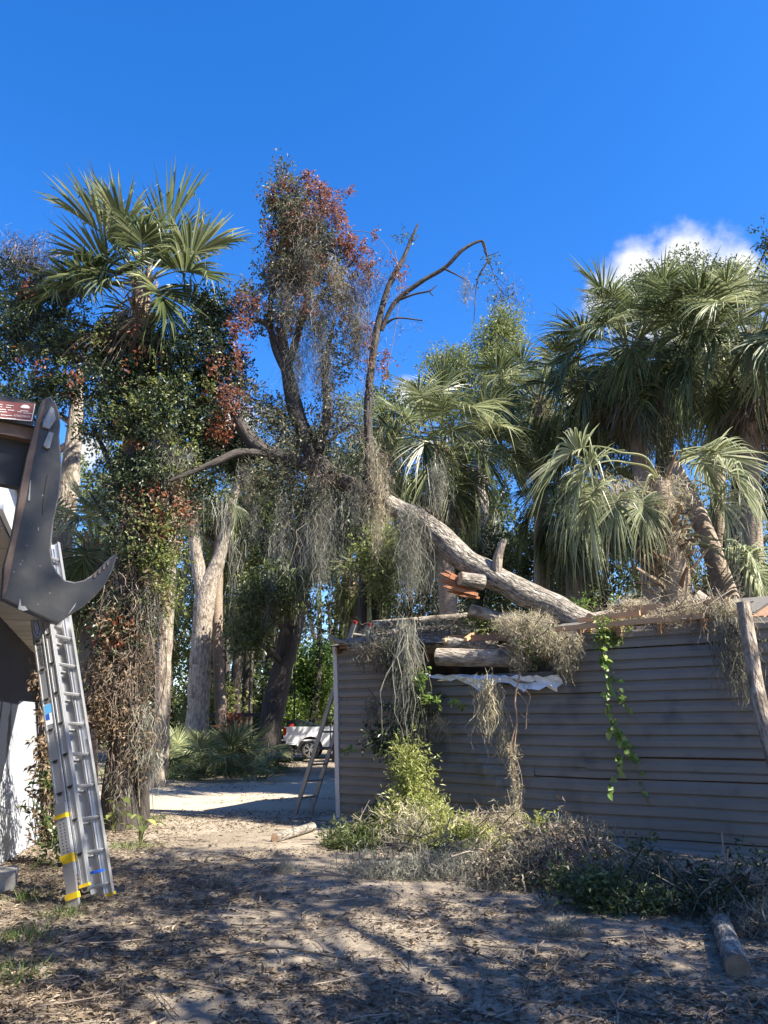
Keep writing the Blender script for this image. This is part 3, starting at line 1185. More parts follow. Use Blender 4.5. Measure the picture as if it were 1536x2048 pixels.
hook_px = [(84, 800), (100, 792), (112, 806), (119, 824), (121, 850), (119, 872), (122, 905), (124, 935), (122, 965), (117, 1000), (108, 1040), (104, 1075), (102, 1100),
           (106, 1128), (116, 1146), (130, 1160), (150, 1164), (168, 1160), (184, 1150), (204, 1132), (220, 1115), (234, 1107), (233, 1116), (225, 1142),
           (210, 1170), (190, 1193), (168, 1212), (150, 1224), (135, 1234), (118, 1246), (104, 1242), (60, 1222), (4, 1196), (8, 1130), (24, 1070), (40, 975),
           (54, 910), (70, 850)]


def extrude_outline(pts, off0, th, bev, name, mat, parent):
    F_ = A3([gpl(x, y, off0) for x, y in pts])
    c_ = F_.mean(0)
    k = len(pts)
    # outline inset for a bevel along the edge normals
    nxt, prv = np.roll(F_, -1, 0), np.roll(F_, 1, 0)
    tg = unit(nxt - prv)
    inn = unit(np.cross(np.array(gn), tg))
    area = 0
    for z in range(k):
        area += (pts[z][0] * pts[(z + 1) % k][1] - pts[(z + 1) % k][0] * pts[z][1])
    test = F_ + inn * .004
    sgn = 1 if area < 0 else -1
    inn = inn * sgn
    g_ = np.array(gn)
    rings = [F_ + inn * bev, F_ - g_ * bev, F_ - g_ * (th - bev), F_ - g_ * th + inn * bev]
    mb = MB()
    mb.add(rings[0], [tuple(range(k))])
    for e, (a_, b_) in enumerate(zip(rings[:-1], rings[1:])):
        V = np.concatenate([a_, b_])
        mb.add(V, [(z, (z + 1) % k, k + (z + 1) % k, k + z) for z in range(k)], mi=1 if e != 1 and isinstance(mat, list) else 0)
    mb.add(rings[-1], [tuple(range(k))[::-1]])
    return mb.build(name, mat, parent)


hk = extrude_outline(hook_px, 0, .085, .005, 'hook_arm', ['black_steel', 'worn_steel'], gra)
# rubbed side face of the arm, proud of the plate edge
extrude_outline([(84, 802), (92, 800), (70, 905), (52, 1000), (34, 1080), (14, 1180), (5, 1192), (9, 1130), (25, 1070), (41, 975), (55, 910), (71, 850)],
                .004, .06, .002, 'worn_edge', 'rusty_steel', hk)
extrude_outline([(95, 950), (99, 955), (98, 985), (93, 1010), (86, 1030), (85, 1015), (88, 985), (91, 965)], .003, .004, .001, 'slot', 'black_plastic', hk)
for pp in ([(88, 838), (101, 812), (108, 816), (112, 838), (99, 858), (84, 853)], [(86, 890), (98, 862), (108, 866), (100, 896), (94, 897)]):
    extrude_outline(pp, .016, .016, .003, 'weld_lug', 'weld_steel', hk)
for pp in ([(90, 842), (102, 814), (104, 815), (93, 845)], [(97, 850), (107, 826), (109, 828), (100, 853)], [(92, 890), (102, 864), (104, 865), (95, 892)],
           [(36, 1218), (40, 1196), (43, 1212), (50, 1212), (56, 1220), (46, 1222)], [(140, 1222), (152, 1205), (150, 1213), (136, 1230)],
           [(56, 1000), (60, 960), (62, 961), (60, 1002)], [(75, 1060), (76, 1054), (78, 1056), (77, 1063)]):
    extrude_outline(pp, .018 if pp[0][1] < 900 else .003, .003, .0006, 'scratch', 'weld_steel', hk)
# teeth grooves on the hook tip
for x, y in ((214, 1124), (206, 1132), (197, 1140), (188, 1149)):
    extrude_outline([(x, y), (x + 5, y - 3), (x + 4, y + 6), (x - 1, y + 7)], .006, .012, .001, 'tooth', 'rusty_steel', hk)
# cross beam running out of the frame to the left
gx_ = Vector((gn.y, -gn.x, 0))
gx_ = gx_ if gx_.x > 0 else -gx_                                 # along the plate to the right
bl = -1.1


def beam(y0, y1, off, th, name, mat, xr=72, tilt=10):
    a0, a1 = gpl(xr, y0, off), gpl(xr - 6, y1, off)
    left = np.array(gx_) * bl + np.array((0, 0, .055))
    V = [a0, a1, a1 + left, a0 + left]
    V = np.array(V)
    g_ = np.array(gn)
    V = np.concatenate([V, V - g_ * th])
    mb = MB()
    mb.add(V, [(0, 3, 2, 1), (4, 5, 6, 7), (0, 1, 5, 4), (2, 3, 7, 6), (0, 4, 7, 3), (1, 2, 6, 5)])
    return mb.build(name, mat, gra)


beam(806, 852, -.02, .10, 'crossbeam', 'black_steel')
beam(852, 880, -.05, .08, 'crossbeam_lip', 'rusty_steel', 70)
beam(880, 978, -.10, .05, 'back_plate', 'black_plastic', 66)
# maroon name plate
pn = [gpl(*p, -.014) for p in ((-60, 796), (70, 808), (63, 842), (-62, 830))]
mb = MB()
V = np.concatenate([A3(pn), A3(pn) - np.array(gn) * .005])
mb.add(V, [(0, 3, 2, 1), (4, 5, 6, 7), (0, 1, 5, 4), (1, 2, 6, 5), (2, 3, 7, 6), (3, 0, 4, 7)])
plate = mb.build('name_plate', 'plate_red', gra)
xd = unit(A3(pn)[1] - A3(pn)[0])
yd = unit(A3(pn)[0] - A3(pn)[3])
for (x0, y0), (x1, y1) in (((70, 808), (63, 842)), ((63, 842), (-62, 830))):
    mb = MB()
    mb.bar(gpl(x0, y0, -.012), gpl(x1, y1, -.012), .003, .003, up=tuple(gn))
    mb.build('plate_rim', 'plate_print', plate)
text_mesh('lettering', 'ATTACHMENTS', .012, gpl(44, 832.5, -.0125), xd, yd, 'plate_print', plate, width=.058)
# small print too worn to read: short broken marks
rg = random.Random(8)
for y_, x0, x1 in ((809, -20, 5), (809, 13, 27), (813.5, -20, 4), (813.5, 12, 23), (818.5, -20, 13), (818.5, 16, 29), (823, 0, 14), (829.5, 2, 25),
                   (817.5, 41, 58), (820, 35, 44), (821.5, 47, 64), (835, 14, 32)):
    x = x0
    while x < x1 - 1:
        w_ = rg.uniform(1.2, 2.6)
        mb = MB()
        mb.bar(gpl(x, y_ + x * .09, -.0125), gpl(min(x + w_, x1), y_ + (x + w_) * .09, -.0125), .0030, .001, up=tuple(gn))
        mb.build('worn_print', 'plate_print', plate)
        x += w_ + .7
mb = MB()
ang = np.linspace(0, PI, 12)
c_ = gpl(50.5, 816, -.0122)
V = [c_ + xd * math.cos(t) * .0165 + yd * math.sin(t) * .0135 for t in ang] + [c_ + xd * math.cos(t) * .0075 + yd * (math.sin(t) * .005) for t in ang[::-1]]
mb.add(V[:12] + V[12:][::-1], [(z, z + 1, 13 + z, 12 + z) for z in range(11)])
mb.add([c_ + xd * x + yd * y for x, y in ((-.010, -.001), (.010, -.001), (.007, .005), (-.007, .005))], [(0, 1, 2, 3)])
mb.build('emblem', 'plate_print', plate)
# boom carrying it, out of frame, standing on the ground
pb = gpl(66, 930, -.12) + np.array(gx_) * (bl + .05)
mb = MB()
mb.bar(pb + np.array((0, 0, -.1)), np.array((-2.7, 1.7, .25)), .14, .20)
mb.bar(np.array((-2.7, 1.7, .3)), np.array((-2.7, 1.7, .0)), .4, .5, up=(0, 1, 0))
mb.build('boom', 'black_steel', gra)

# ------------------------------------------------------------------ pickup truck far back
TY = 34.5
tb = at(563, 1513, TY)
tk = thing('pickup_truck', (tb.x, TY, 0), 'white pickup truck parked on the sandy track beyond the shed corner', 'truck')
TX0 = tb.x


def tp(x, z, y=0.0):
    return np.array((TX0 + x, TY + y, z))


def side_prism(mb, poly, y0, y1, mi=0):
    k = len(poly)
    V = [tp(x, z, y0) for x, z in poly] + [tp(x, z, y1) for x, z in poly]
    mb.add(V, [tuple(range(k))], mi=mi).add(V, [tuple(range(k, 2 * k))[::-1]], mi=mi)
    mb.add(V, [(q, k + q, k + (q + 1) % k, (q + 1) % k) for q in range(k)], mi=mi)


def arch(xc, r, z0):
    return [(xc + r * math.cos(t), .40 + r * 1.0 * math.sin(t)) for t in np.linspace(0, PI, 13) if .40 + r * math.sin(t) >= z0 - .05]


bedp = [(.10, .62), (.06, .75), (.05, 1.36), (2.05, 1.36), (2.05, .52)] + arch(1.22, .56, .52) + [(.62, .60)]
mb = MB()
side_prism(mb, bedp, 0, .06)
side_prism(mb, bedp, 1.90, 1.96)
mb.box(tp(.10, 1.0, .98), (.04, 0, 0), (0, .92, 0), (0, 0, .34))
mb.box(tp(2.0, 1.0, .98), (.04, 0, 0), (0, .92, 0), (0, 0, .36))
mb.box(tp(1.05, .80, .98), (.95, 0, 0), (0, .92, 0), (0, 0, .03))
bed = mb.build('bed', 'truck_white', tk)
mb = MB()
side_prism(mb, [(x, z) for x, z in arch(1.22, .555, .3)] + [(.66, .36)], .065, .4)
mb.build('wheel_arch', 'black_plastic', tk)
cabp = [(2.10, .50), (2.10, 1.36), (2.25, 1.42), (2.45, 1.92), (3.9, 1.93), (4.5, 1.42), (5.75, 1.30), (5.85, 1.1), (5.85, .5)] + arch(4.95, .54, .5)[0:] + [(4.38, .5)]
mb = MB()
side_prism(mb, cabp, 0.0, 1.96)
mb.build('cab', 'truck_white', tk)
for wx in ([(2.4, 1.44), (2.56, 1.84), (3.12, 1.86), (3.12, 1.44)], [(3.2, 1.44), (3.2, 1.86), (3.85, 1.85), (4.3, 1.44)]):
    mb = MB()
    side_prism(mb, wx, -.01, .02)
    mb.build('side_window', 'truck_glass', tk)
for xa, xb in ((2.3, 3.15), (3.18, 4.25)):
    mb = MB()
    side_prism(mb, [(xa, .56), (xa, 1.38), (xb, 1.38), (xb, .56)], -.012, .02)
    dr = mb.build('door', 'truck_white', tk)
    mb = MB()
    mb.box(tp(xa + .12, 1.22, -.03), (.09, 0, 0), (0, .015, 0), (0, 0, .02))
    mb.build('handle', 'truck_white', dr)
mb = MB()
side_prism(mb, [(.04, 1.02), (.04, 1.33), (.16, 1.33), (.17, 1.02)], -.015, .10)
mb.build('tail_light', 'tail_red', tk)
mb = MB()
mb.box(tp(.02, .62, .98), (.15, 0, 0), (0, 1.0, 0), (0, 0, .14))
mb.build('rear_bumper', 'black_plastic', tk)
mb = MB()
mb.box(tp(3.2, .48, .05), (.95, 0, 0), (0, .06, 0), (0, 0, .05))
mb.build('side_step', 'black_plastic', tk)
for wx_ in (1.22, 4.95):
    for y_, sd in ((.14, -1), (1.82, 1)):
        c_ = tp(wx_, .40, y_)
        mb = MB()
        prof = [(.40, -.10), (.405, 0), (.40, .10), (.30, .12), (.285, 0), (.30, -.12)]
        a_ = np.linspace(0, 2 * PI, 28, endpoint=False)
        V = np.array([[c_ + np.array((r_ * math.cos(t), y2, r_ * math.sin(t))) for t in a_] for r_, y2 in prof]).reshape(-1, 3)
        k, m_ = len(prof), 28
        mb.add(V, [(q * m_ + t, q * m_ + (t + 1) % m_, ((q + 1) % k) * m_ + (t + 1) % m_, ((q + 1) % k) * m_ + t) for q in range(k) for t in range(m_)])
        wh = mb.build('tyre', 'rubber', tk, smooth=True)
        mb = MB()
        rim = [c_ + np.array((.285 * math.cos(t), sd * .085, .285 * math.sin(t))) for t in a_]
        rim2 = [c_ + np.array((.255 * math.cos(t), sd * .09, .255 * math.sin(t))) for t in a_]
        mb.add(rim + rim2, [(t, (t + 1) % m_, m_ + (t + 1) % m_, m_ + t) for t in range(m_)])
        for q in range(6):
            t = q * PI / 3 + .2
            for dt in (-.16, .16):
                p0 = c_ + np.array((.05 * math.cos(t), sd * .10, .05 * math.sin(t)))
                p1 = c_ + np.array((.27 * math.cos(t + dt), sd * .09, .27 * math.sin(t + dt)))
                mb.bar(p0, p1, .03, .03, up=(0, 1, 0))
        mb.tube([c_ + np.array((0, sd * .06, 0)), c_ + np.array((0, sd * .11, 0))], .06, 14)
        mb.build('rim', 'alloy', wh)
        mb = MB()
        mb.tube([c_ + np.array((0, sd * .02, 0)), c_ + np.array((0, sd * .05, 0))], .28, 24)
        mb.build('wheel_disc', 'black_plastic', wh)
mb = MB()
side_prism(mb, [(.12, 1.34), (.15, 1.62), (.45, 1.66), (.9, 1.60), (1.5, 1.40), (1.5, 1.34)], .2, 1.75)
tag(mb.build('cargo_cover', 'tarp'), 'dark sagging tarp over a load in the truck bed', 'tarp')
mb = MB()
mb.box(tp(.36, 1.42, .13), (.11, 0, 0), (0, .05, 0), (0, 0, .06))
tag(mb.build('gear_bag', 'red_plastic'), 'small red bag of gear on the near side of the truck bed', 'bag')

# dark low trailer behind the palmettos
d0, d1 = at(425, 1500, 31), at(535, 1500, 31)
tr = thing('utility_trailer', (d0.x, 31, 0), 'dark low trailer half hidden behind the palmettos', 'trailer')
zt = at(480, 1428, 31).z
mb = MB()
mb.box(((d0.x + d1.x) / 2, 31.6, zt - .03), ((d1.x - d0.x) / 2 + .5, 0, 0), (0, .9, 0), (0, 0, .06))
mb.build('roof', 'dark_paint', tr)
mb = MB()
mb.box(((d0.x + d1.x) / 2 - .3, 31.5, .75), ((d1.x - d0.x) / 2 - .2, 0, 0), (0, .7, 0), (0, 0, .45))
mb.build('box', 'dark_paint', tr)
for x in (d0.x - .3, d0.x + .8, d1.x, d1.x + .3):
    mb = MB()
    mb.bar((x, 31.0, 0), (x, 31.0, zt - .05), .08, .08, up=(0, 1, 0))
    mb.build('post', 'dark_paint', tr)
for x in (d0.x + .4, d1.x - .5):
    mb = MB()
    mb.tube([(x, 30.75, .33), (x, 30.95, .33)], .33, 18)
    mb.build('wheel', 'rubber', tr)
# ------------------------------------------------------------------ palms
def make_frond(seed, elev, bend, lp, lb, open_=125, droop=.35, nseg=46, curl=.6, sidefold=.28, wm=1.2):
    """costapalmate fan leaf in local axes: X outwards, Z up; elev in degrees; drooping follows gravity"""
    r_ = np.random.default_rng(seed)
    mb = MB()
    # petiole and costa
    npt, nco = 7, 6
    ang = R(elev)
    p = np.array((0., 0., 0.))
    pts, tang = [p.copy()], []
    for q in range(npt):
        ang -= R(bend) / npt
        d = np.array((math.cos(ang), 0, math.sin(ang)))
        p = p + d * lp / npt
        pts.append(p.copy())
    cos_, ct = [p.copy()], [np.array((math.cos(ang), 0, math.sin(ang)))]
    for q in range(nco):
        ang -= curl / nco
        d = np.array((math.cos(ang), 0, math.sin(ang)))
        p = p + d * lb * .38 / nco
        cos_.append(p.copy())
        ct.append(d)
    mb.tube(pts, np.linspace(.026, .013, len(pts)), 5, cap=False, rnd=.55, mi=1)
    mb.tube(cos_, np.linspace(.012, .003, len(cos_)), 4, cap=False, rnd=.6, mi=1)
    cos_, ct = np.array(cos_), np.array(ct)
    B = np.array((0., 1., 0.))
    phis = np.linspace(-open_, open_, nseg)
    VV, FF, RR = [], [], []
    k = 6
    ss = np.linspace(0, 1, k)
    wprof = np.array((.25, .85, 1.0, .75, .35, .05))
    base = 0
    for q, ph in enumerate(phis):
        ph = ph + r_.normal() * 2.6
        f = 1 - abs(ph) / open_
        t = min(1, max(0, f)) * nco
        i0 = min(nco - 1, int(t))
        u = t - i0
        o_ = cos_[i0] * (1 - u) + cos_[i0 + 1] * u
        T = ct[i0] * (1 - u) + ct[i0 + 1] * u
        N_ = np.cross(T, B)
        N_ = N_ if N_[2] > 0 or abs(T[2]) > .99 else -N_
        sd = np.sign(ph) * B * math.cos(sidefold) + N_ * math.sin(sidefold) * (1 if elev > -20 else -.4)
        d = T * math.cos(R(ph)) + sd * abs(math.sin(R(ph)))
        d /= np.linalg.norm(d)
        ls = lb * (1 - .33 * (abs(ph) / open_) ** 2) * (r_.uniform(.86, 1.08) if r_.uniform() < .9 else r_.uniform(.5, .8))
        gdrop = droop * r_.uniform(.35, 2.0) + (.35 if r_.uniform() < .12 else 0)
        lat = np.cross(N_, d)
        lat /= np.linalg.norm(lat) + 1e-9
        w = r_.uniform(.014, .019) * lb / 1.05 * wm
        kink = r_.uniform(.55, .8)
        rows = []
        for z in range(k):
            s = ss[z]
            c_ = o_ + d * ls * s
            c_ = c_ + np.array((0, 0, -1)) * ls * gdrop * (s ** 2.4) * .55
            if s > kink:
                c_ = c_ + (np.array((0, 0, -1)) - d * .5) * ls * (s - kink) * min(.9, gdrop * 1.3)
            ww = w * wprof[z]
            tw = N_ * ww * .55
            rows.append((c_ - lat * ww + tw, c_ - tw * .4, c_ + lat * ww + tw))
        VV.append(np.array(rows).reshape(-1, 3))
        for z in range(k - 1):
            a_ = base + z * 3
            FF += [(a_, a_ + 1, a_ + 4, a_ + 3), (a_ + 1, a_ + 2, a_ + 5, a_ + 4)]
        RR += [np.clip(r_.normal(.5, .24), 0, 1)] * (2 * (k - 1))
        base += k * 3
    mb.add(np.concatenate(VV), FF, np.array(RR))
    return mb


FROND = {}
for cls, (e, bd, lp, lb, dr, cu) in {'up': (76, 14, 1.05, 1.02, .10, .35), 'high': (56, 24, 1.2, 1.08, .20, .6), 'mid': (32, 34, 1.25, 1.08, .24, .65),
                                     'low': (4, 40, 1.15, 1.05, .40, .8), 'hang': (-38, 34, 1.05, 1.0, .55, .5)}.items():
    for q in range(2):
        mbf = make_frond(hash((len(cls), e, q)) % 1000, e + (q * 8 - 4), bd, lp, lb * (1 - .06 * q), 118 + q * 10, dr, 50, cu)
        tmp = mbf.build('frond', ['frond_green', 'petiole'])
        FROND[cls, q] = tmp.data
        bpy.data.objects.remove(tmp)
        if cls in ('low', 'hang'):
            mbd = make_frond(50 + q, e - 26, bd, lp, lb * .85, 80, 1.0, 34, cu + .4)
            tmp = mbd.build('dead_frond', ['frond_dead', 'frond_dead'])
            FROND['dead_' + cls, q] = tmp.data
            bpy.data.objects.remove(tmp)
for q in range(3):
    mbf = make_frond(900 + q, 84 - q * 9, 8 + q * 5, .95, 1.35, 84 + q * 12, .07 + .07 * q, 56, .12 + .14 * q, .5, 1.75)
    tmp = mbf.build('frond', ['frond_green', 'petiole'])
    FROND['fan', q] = tmp.data
    bpy.data.objects.remove(tmp)
for q in range(3):
    mbf = make_frond(930 + q, 30 - q * 14, 40, .75, 1.30, 104 + q * 10, .28 + .1 * q, 54, .75, .35, 1.5)
    tmp = mbf.build('frond', ['frond_green', 'petiole'])
    FROND['droop', q] = tmp.data
    bpy.data.objects.remove(tmp)
PALE = {}
for kx in list(FROND):
    if not kx[0].startswith('dead'):
        me = FROND[kx].copy()
        me.materials[0] = MATS['frond_pale']
        PALE[kx] = me


BRIGHT = {}
for kx in list(FROND):
    if kx[0] == 'droop':
        me = FROND[kx].copy()
        me.materials[0] = MATS['frond_bright']
        BRIGHT[kx] = me


def put_frond(parent, off, az, cls, v, sc, pale=False, tilt=(0, 0), name=None):
    me = (BRIGHT if cls == 'droop' else PALE if pale and not cls.startswith('dead') else FROND)[cls, v]
    o = bpy.data.objects.new(name or ('dead_frond' if cls.startswith('dead') else 'frond'), me)
    COL.objects.link(o)
    o.parent = parent
    o.location = off
    o.rotation_euler = (tilt[0], tilt[1], az)
    o.scale = (sc, sc, sc)
    return o


def palm(crown, base, label, seed, n_=34, sc=1.0, rad=.17, dead=8, pale=.12, boots=True, mat='palm_bark', bias=None, skip=None, group='cabbage palms around the shed',
         counts=(5, 7, 9, 8, 6)):
    rg_ = random.Random(seed)
    c_, b_ = Vector(crown), Vector(base)
    t = thing('palm_tree', tuple(b_), label, 'palm tree', group)
    mb = MB()
    mid = (c_ + b_) / 2 + Vector((rg_.uniform(-.25, .25), rg_.uniform(-.2, .2), 0))
    pts = spline([b_ - Vector((0, 0, .1)), mid, c_], 14)
    mb.tube(pts, np.linspace(rad * 1.25, rad, len(pts)), 14, seed, .05)
    mb.build('trunk', mat, t, smooth=True)
    if boots:
        mb = MB()
        ax = (c_ - mid).normalized()
        for q in range(34):
            z = rg_.uniform(-1.5, .05)
            az = q * 2.4
            p0 = c_ + ax * z + Vector((math.cos(az), math.sin(az), 0)) * rad * .8
            d = Vector((math.cos(az) * .5, math.sin(az) * .5, .85))
            L = rg_.uniform(.18, .42)
            mb.tube([p0, p0 + d * L * .6, p0 + d * L], [.045, .032, .012], 4, rnd=rg_.random())
        mb.build('leaf_bases', 'palm_boot', t)
        mb = MB()
        r2 = np.random.default_rng(seed)
        tangle(mb, [(tuple(c_ + Vector((0, 0, -.1))), (.45, .45, .4), 160)], .6, r2, .01, 6, .3)
        mb.build('fibre', 'dry_moss', t)
    az = rg_.uniform(0, 6.28)
    off = c_ - b_
    for cls, cnt in zip(('up', 'high', 'mid', 'low', 'hang'), counts):
        for q in range(int(cnt * 1.45)):
            az += 2.399 + rg_.uniform(-.25, .25)
            a_ = az % 6.283
            if skip and skip(a_, cls):
                continue
            put_frond(t, off + Vector((math.cos(a_) * .14, math.sin(a_) * .14, rg_.uniform(-.25, .1))), a_, cls, rg_.randrange(2), sc * rg_.uniform(.68, 1.0), rg_.random() < pale,
                      (rg_.uniform(-.3, .3), rg_.uniform(-.2, .2)))
    for q in range(dead):
        az += 2.399
        put_frond(t, off + Vector((0, 0, -.25)), az, rg_.choice(('dead_low', 'dead_hang')), rg_.randrange(2), sc * rg_.uniform(.8, 1.0),
                  tilt=(rg_.uniform(-.15, .15), rg_.uniform(0, .5)))
    return t


def ground_below(px, Y, dx=0, dy=0):
    p = at(px, 1442, Y)
    return Vector((p.x + dx, Y + dy, 0))


# tall palm rising out of the vines on the left: upright fans placed one by one
c_ = at(285, 570, 13.2)
lp_ = palm(c_, ground_below(275, 13.2), 'tall palm with upright silvery fans rising above the vine-covered trees at left', 3, counts=(0, 0, 1, 2, 3), dead=4, pale=.2)
off = c_ - lp_.location
# (azimuth, fan, size, sideways lean)
for az, v, sc, tl in ((180, 0, 1.12, (0, .34)), (200, 1, 1.05, (0, .30)), (5, 0, 1.1, (0, .10)), (40, 1, 1.0, (0, .05)), (-12, 1, .95, (0, .62)), (160, 2, 1.0, (0, .70)), (190, 2, .95, (0, 1.0)), (-30, 2, .9, (0, .95)),
                      (250, 1, .85, (0, .25)), (120, 1, 1.05, (0, .2)), (-75, 2, .85, (0, .6)), (15, 2, .9, (0, 1.3)), (230, 2, .9, (0, 1.2)), (60, 1, 1.0, (0, .35)), (-50, 2, .9, (0, 1.5)), (-100, 2, .85, (0, 1.3)), (170, 1, 1.0, (0, .55))):
    o = put_frond(lp_, off, 0, 'fan', v, sc, v == 1, (0, 0))
    o.matrix_local = Matrix.Translation(off) @ Matrix.Rotation(R(az), 4, 'Z') @ Matrix.Rotation(tl[1], 4, 'Y') @ Matrix.Scale(sc, 4)
PALMS = [
    # crown px, py, Y, base px, label, seed, scale, counts
    (1262, 700, 16.2, 1330, 'biggest palm, with a dense shaggy crown, standing behind the middle of the shed', 7, 1.18, (5, 7, 10, 12, 12), 12),
    (1505, 690, 14.8, 1535, 'palm crown cut by the right edge of the picture, above the shed end', 8, 1.15, (5, 7, 9, 10, 9), 10),
    (1425, 690, 18.5, 1440, 'palm standing between the biggest palm and the right-edge palm', 9, 1.1, (4, 6, 8, 8, 8), 8),
    (880, 900, 16.8, 905, 'short bright palm behind the fallen trunk at the left part of the shed', 10, 1.12, (3, 6, 9, 10, 8), 6),
    (1080, 800, 19.0, 1085, 'shaded palm behind and to the left of the biggest palm', 12, 1.1, (3, 6, 8, 10, 10), 10),
    (195, 1090, 15.5, 190, 'low sunlit palm drooping behind the hook at left', 13, .95, (2, 4, 6, 9, 9), 6),
    (440, 1010, 28.0, 455, 'small palm crown in the woods between the lit trunks', 14, .8, (2, 4, 6, 6, 4), 4),
    (1150, 985, 18.0, 1150, 'low palm in shadow behind the sawn log on the roof', 16, 1.05, (2, 3, 6, 10, 10), 10),
    (700, 1130, 26.0, 700, 'distant dark palm seen under the fallen trunk', 17, 1.0, (3, 4, 6, 6, 4), 4),
]
for px, py, Y, bx, lab, sd, sc, cn, dd in PALMS:
    palm(at(px, py, Y), ground_below(bx, Y), lab, sd, sc=sc, counts=cn, dead=dd, pale=.6 if px in (880, 195) else .28)

# broken palm with splayed leaf bases behind the shed
bp0 = at(1362, 1215, 12.6)
bc = at(1318, 960, 12.6)
bk = thing('broken_palm', (bp0.x + .05, 12.6, 0), 'battered palm with frayed leaf bases and a few bent pale fronds behind the shed roof', 'palm tree')
mb = MB()
pts = spline([Vector((bp0.x + .1, 12.6, -.1)), bp0, at(1345, 1090, 12.6), bc], 10)
mb.tube(pts, np.linspace(.26, .15, len(pts)), 14, 5, .08)
mb.build('trunk', 'palm_bark', bk, smooth=True)
rg = random.Random(31)
for q in range(46):
    f = rg.random()
    pz = Vector(spline([bp0, at(1345, 1090, 12.6), bc], 20)[int(f * 39)])
    az = q * 2.399
    d = Vector((math.cos(az), math.sin(az) * .8, rg.uniform(.35, 1.1))).normalized()
    L = rg.uniform(.35, .95) * (1 if f < .6 else .7)
    mb = MB()
    mb.tube([pz + d * .12, pz + d * L * .5, pz + d * L + Vector((0, 0, rg.uniform(-.15, .1)))], [.05, .034, .02], 5, rnd=rg.random())
    mb.build('leaf_base', 'palm_boot', bk)
mb = MB()
r2 = np.random.default_rng(31)
tangle(mb, [(tuple(at(1330, 1000, 12.6)), (.55, .5, .5), 500), (tuple(at(1350, 1100, 12.6)), (.5, .45, .5), 420), (tuple(at(1360, 1190, 12.6)), (.5, .45, .3), 260),
            (tuple(at(1230, 985, 12.6)), (.5, .4, .3), 200)], .6, r2, .012, 6, .3)
mb.build('fibre', 'dry_moss', bk)
bo = bc - bk.location
bbase = Vector(bk.location)
for px, py, az, cls, v, sc, tl in ((1240, 905, 180, 'droop', 0, 1.12, (.1, -.05)), (1250, 925, 196, 'droop', 1, 1.1, (0, .05)), (1262, 985, 225, 'droop', 1, .85, (0, .25)), (1285, 985, 250, 'droop', 2, .72, (0, .2)),
                                   (1370, 900, 10, 'droop', 0, .95, (0, .05)), (1380, 930, -25, 'droop', 1, .95, (0, .1)), (1365, 900, 40, 'droop', 0, .9, (0, .0)), (1400, 1090, -15, 'droop', 1, .85, (0, .2)),
                                   (1425, 1080, -40, 'droop', 2, .85, (0, .1)), (1440, 1100, 5, 'droop', 0, .8, (0, .25)), (1455, 1120, -60, 'droop', 2, .8, (0, .1)), (1250, 900, 165, 'droop', 1, 1.0, (0, .15)),
                                   (1230, 960, 205, 'droop', 2, 1.0, (0, .15)), (1245, 930, 150, 'droop', 2, .95, (0, .2)), (1390, 960, 5, 'droop', 2, .85, (0, .2))):
    put_frond(bk, at(px, py, 12.5) - bbase, R(az), cls, v, sc * .74, True, tl)
# long bent stalks carrying them
for pp in (pth((1318, 960, 12.6), (1290, 915, 12.55), (1240, 905, 12.5)), pth((1318, 965, 12.6), (1295, 935, 12.5), (1250, 925, 12.5)), pth((1325, 970, 12.6), (1350, 915, 12.6), (1372, 900, 12.5)), pth((1320, 975, 12.6), (1300, 950, 12.4), (1285, 985, 12.4)),
           pth((1320, 990, 12.6), (1290, 985, 12.5), (1262, 985, 12.5)), pth((1350, 1100, 12.6), (1380, 1070, 12.5), (1430, 1080, 12.5)), pth((1350, 1120, 12.6), (1400, 1085, 12.5), (1455, 1120, 12.5))):
    mb = MB()
    ep = spline(pp, 6)
    mb.tube(ep, spline_r((.03, .018), len(ep)), 6, rnd=.8)
    mb.build('leaf_stalk', 'petiole', bk)
rr = random.Random(77)
for q in range(9):
    put_frond(bk, bo + Vector((0, .25, -.1)), rr.uniform(.3, 2.9), rr.choice(('low', 'hang', 'dead_low', 'dead_hang')), rr.randrange(2), rr.uniform(.6, .8), False,
              (0, rr.uniform(0, .3)))
# second leaning palm stem
l0 = at(1420, 1092, 13.2)
l1 = at(1345, 930, 13.4)
st = thing('leaning_palm', (l0.x + .9, 13.0, 0), 'bare pale palm stem leaning to the left beside the battered palm', 'palm tree')
mb = MB()
pts = spline([Vector((l0.x + .9, 13.0, -.1)), l0, l1], 12)
mb.tube(pts, np.linspace(.2, .14, len(pts)), 12, 9, .04)
mb.build('trunk', 'palm_bark', st, smooth=True)


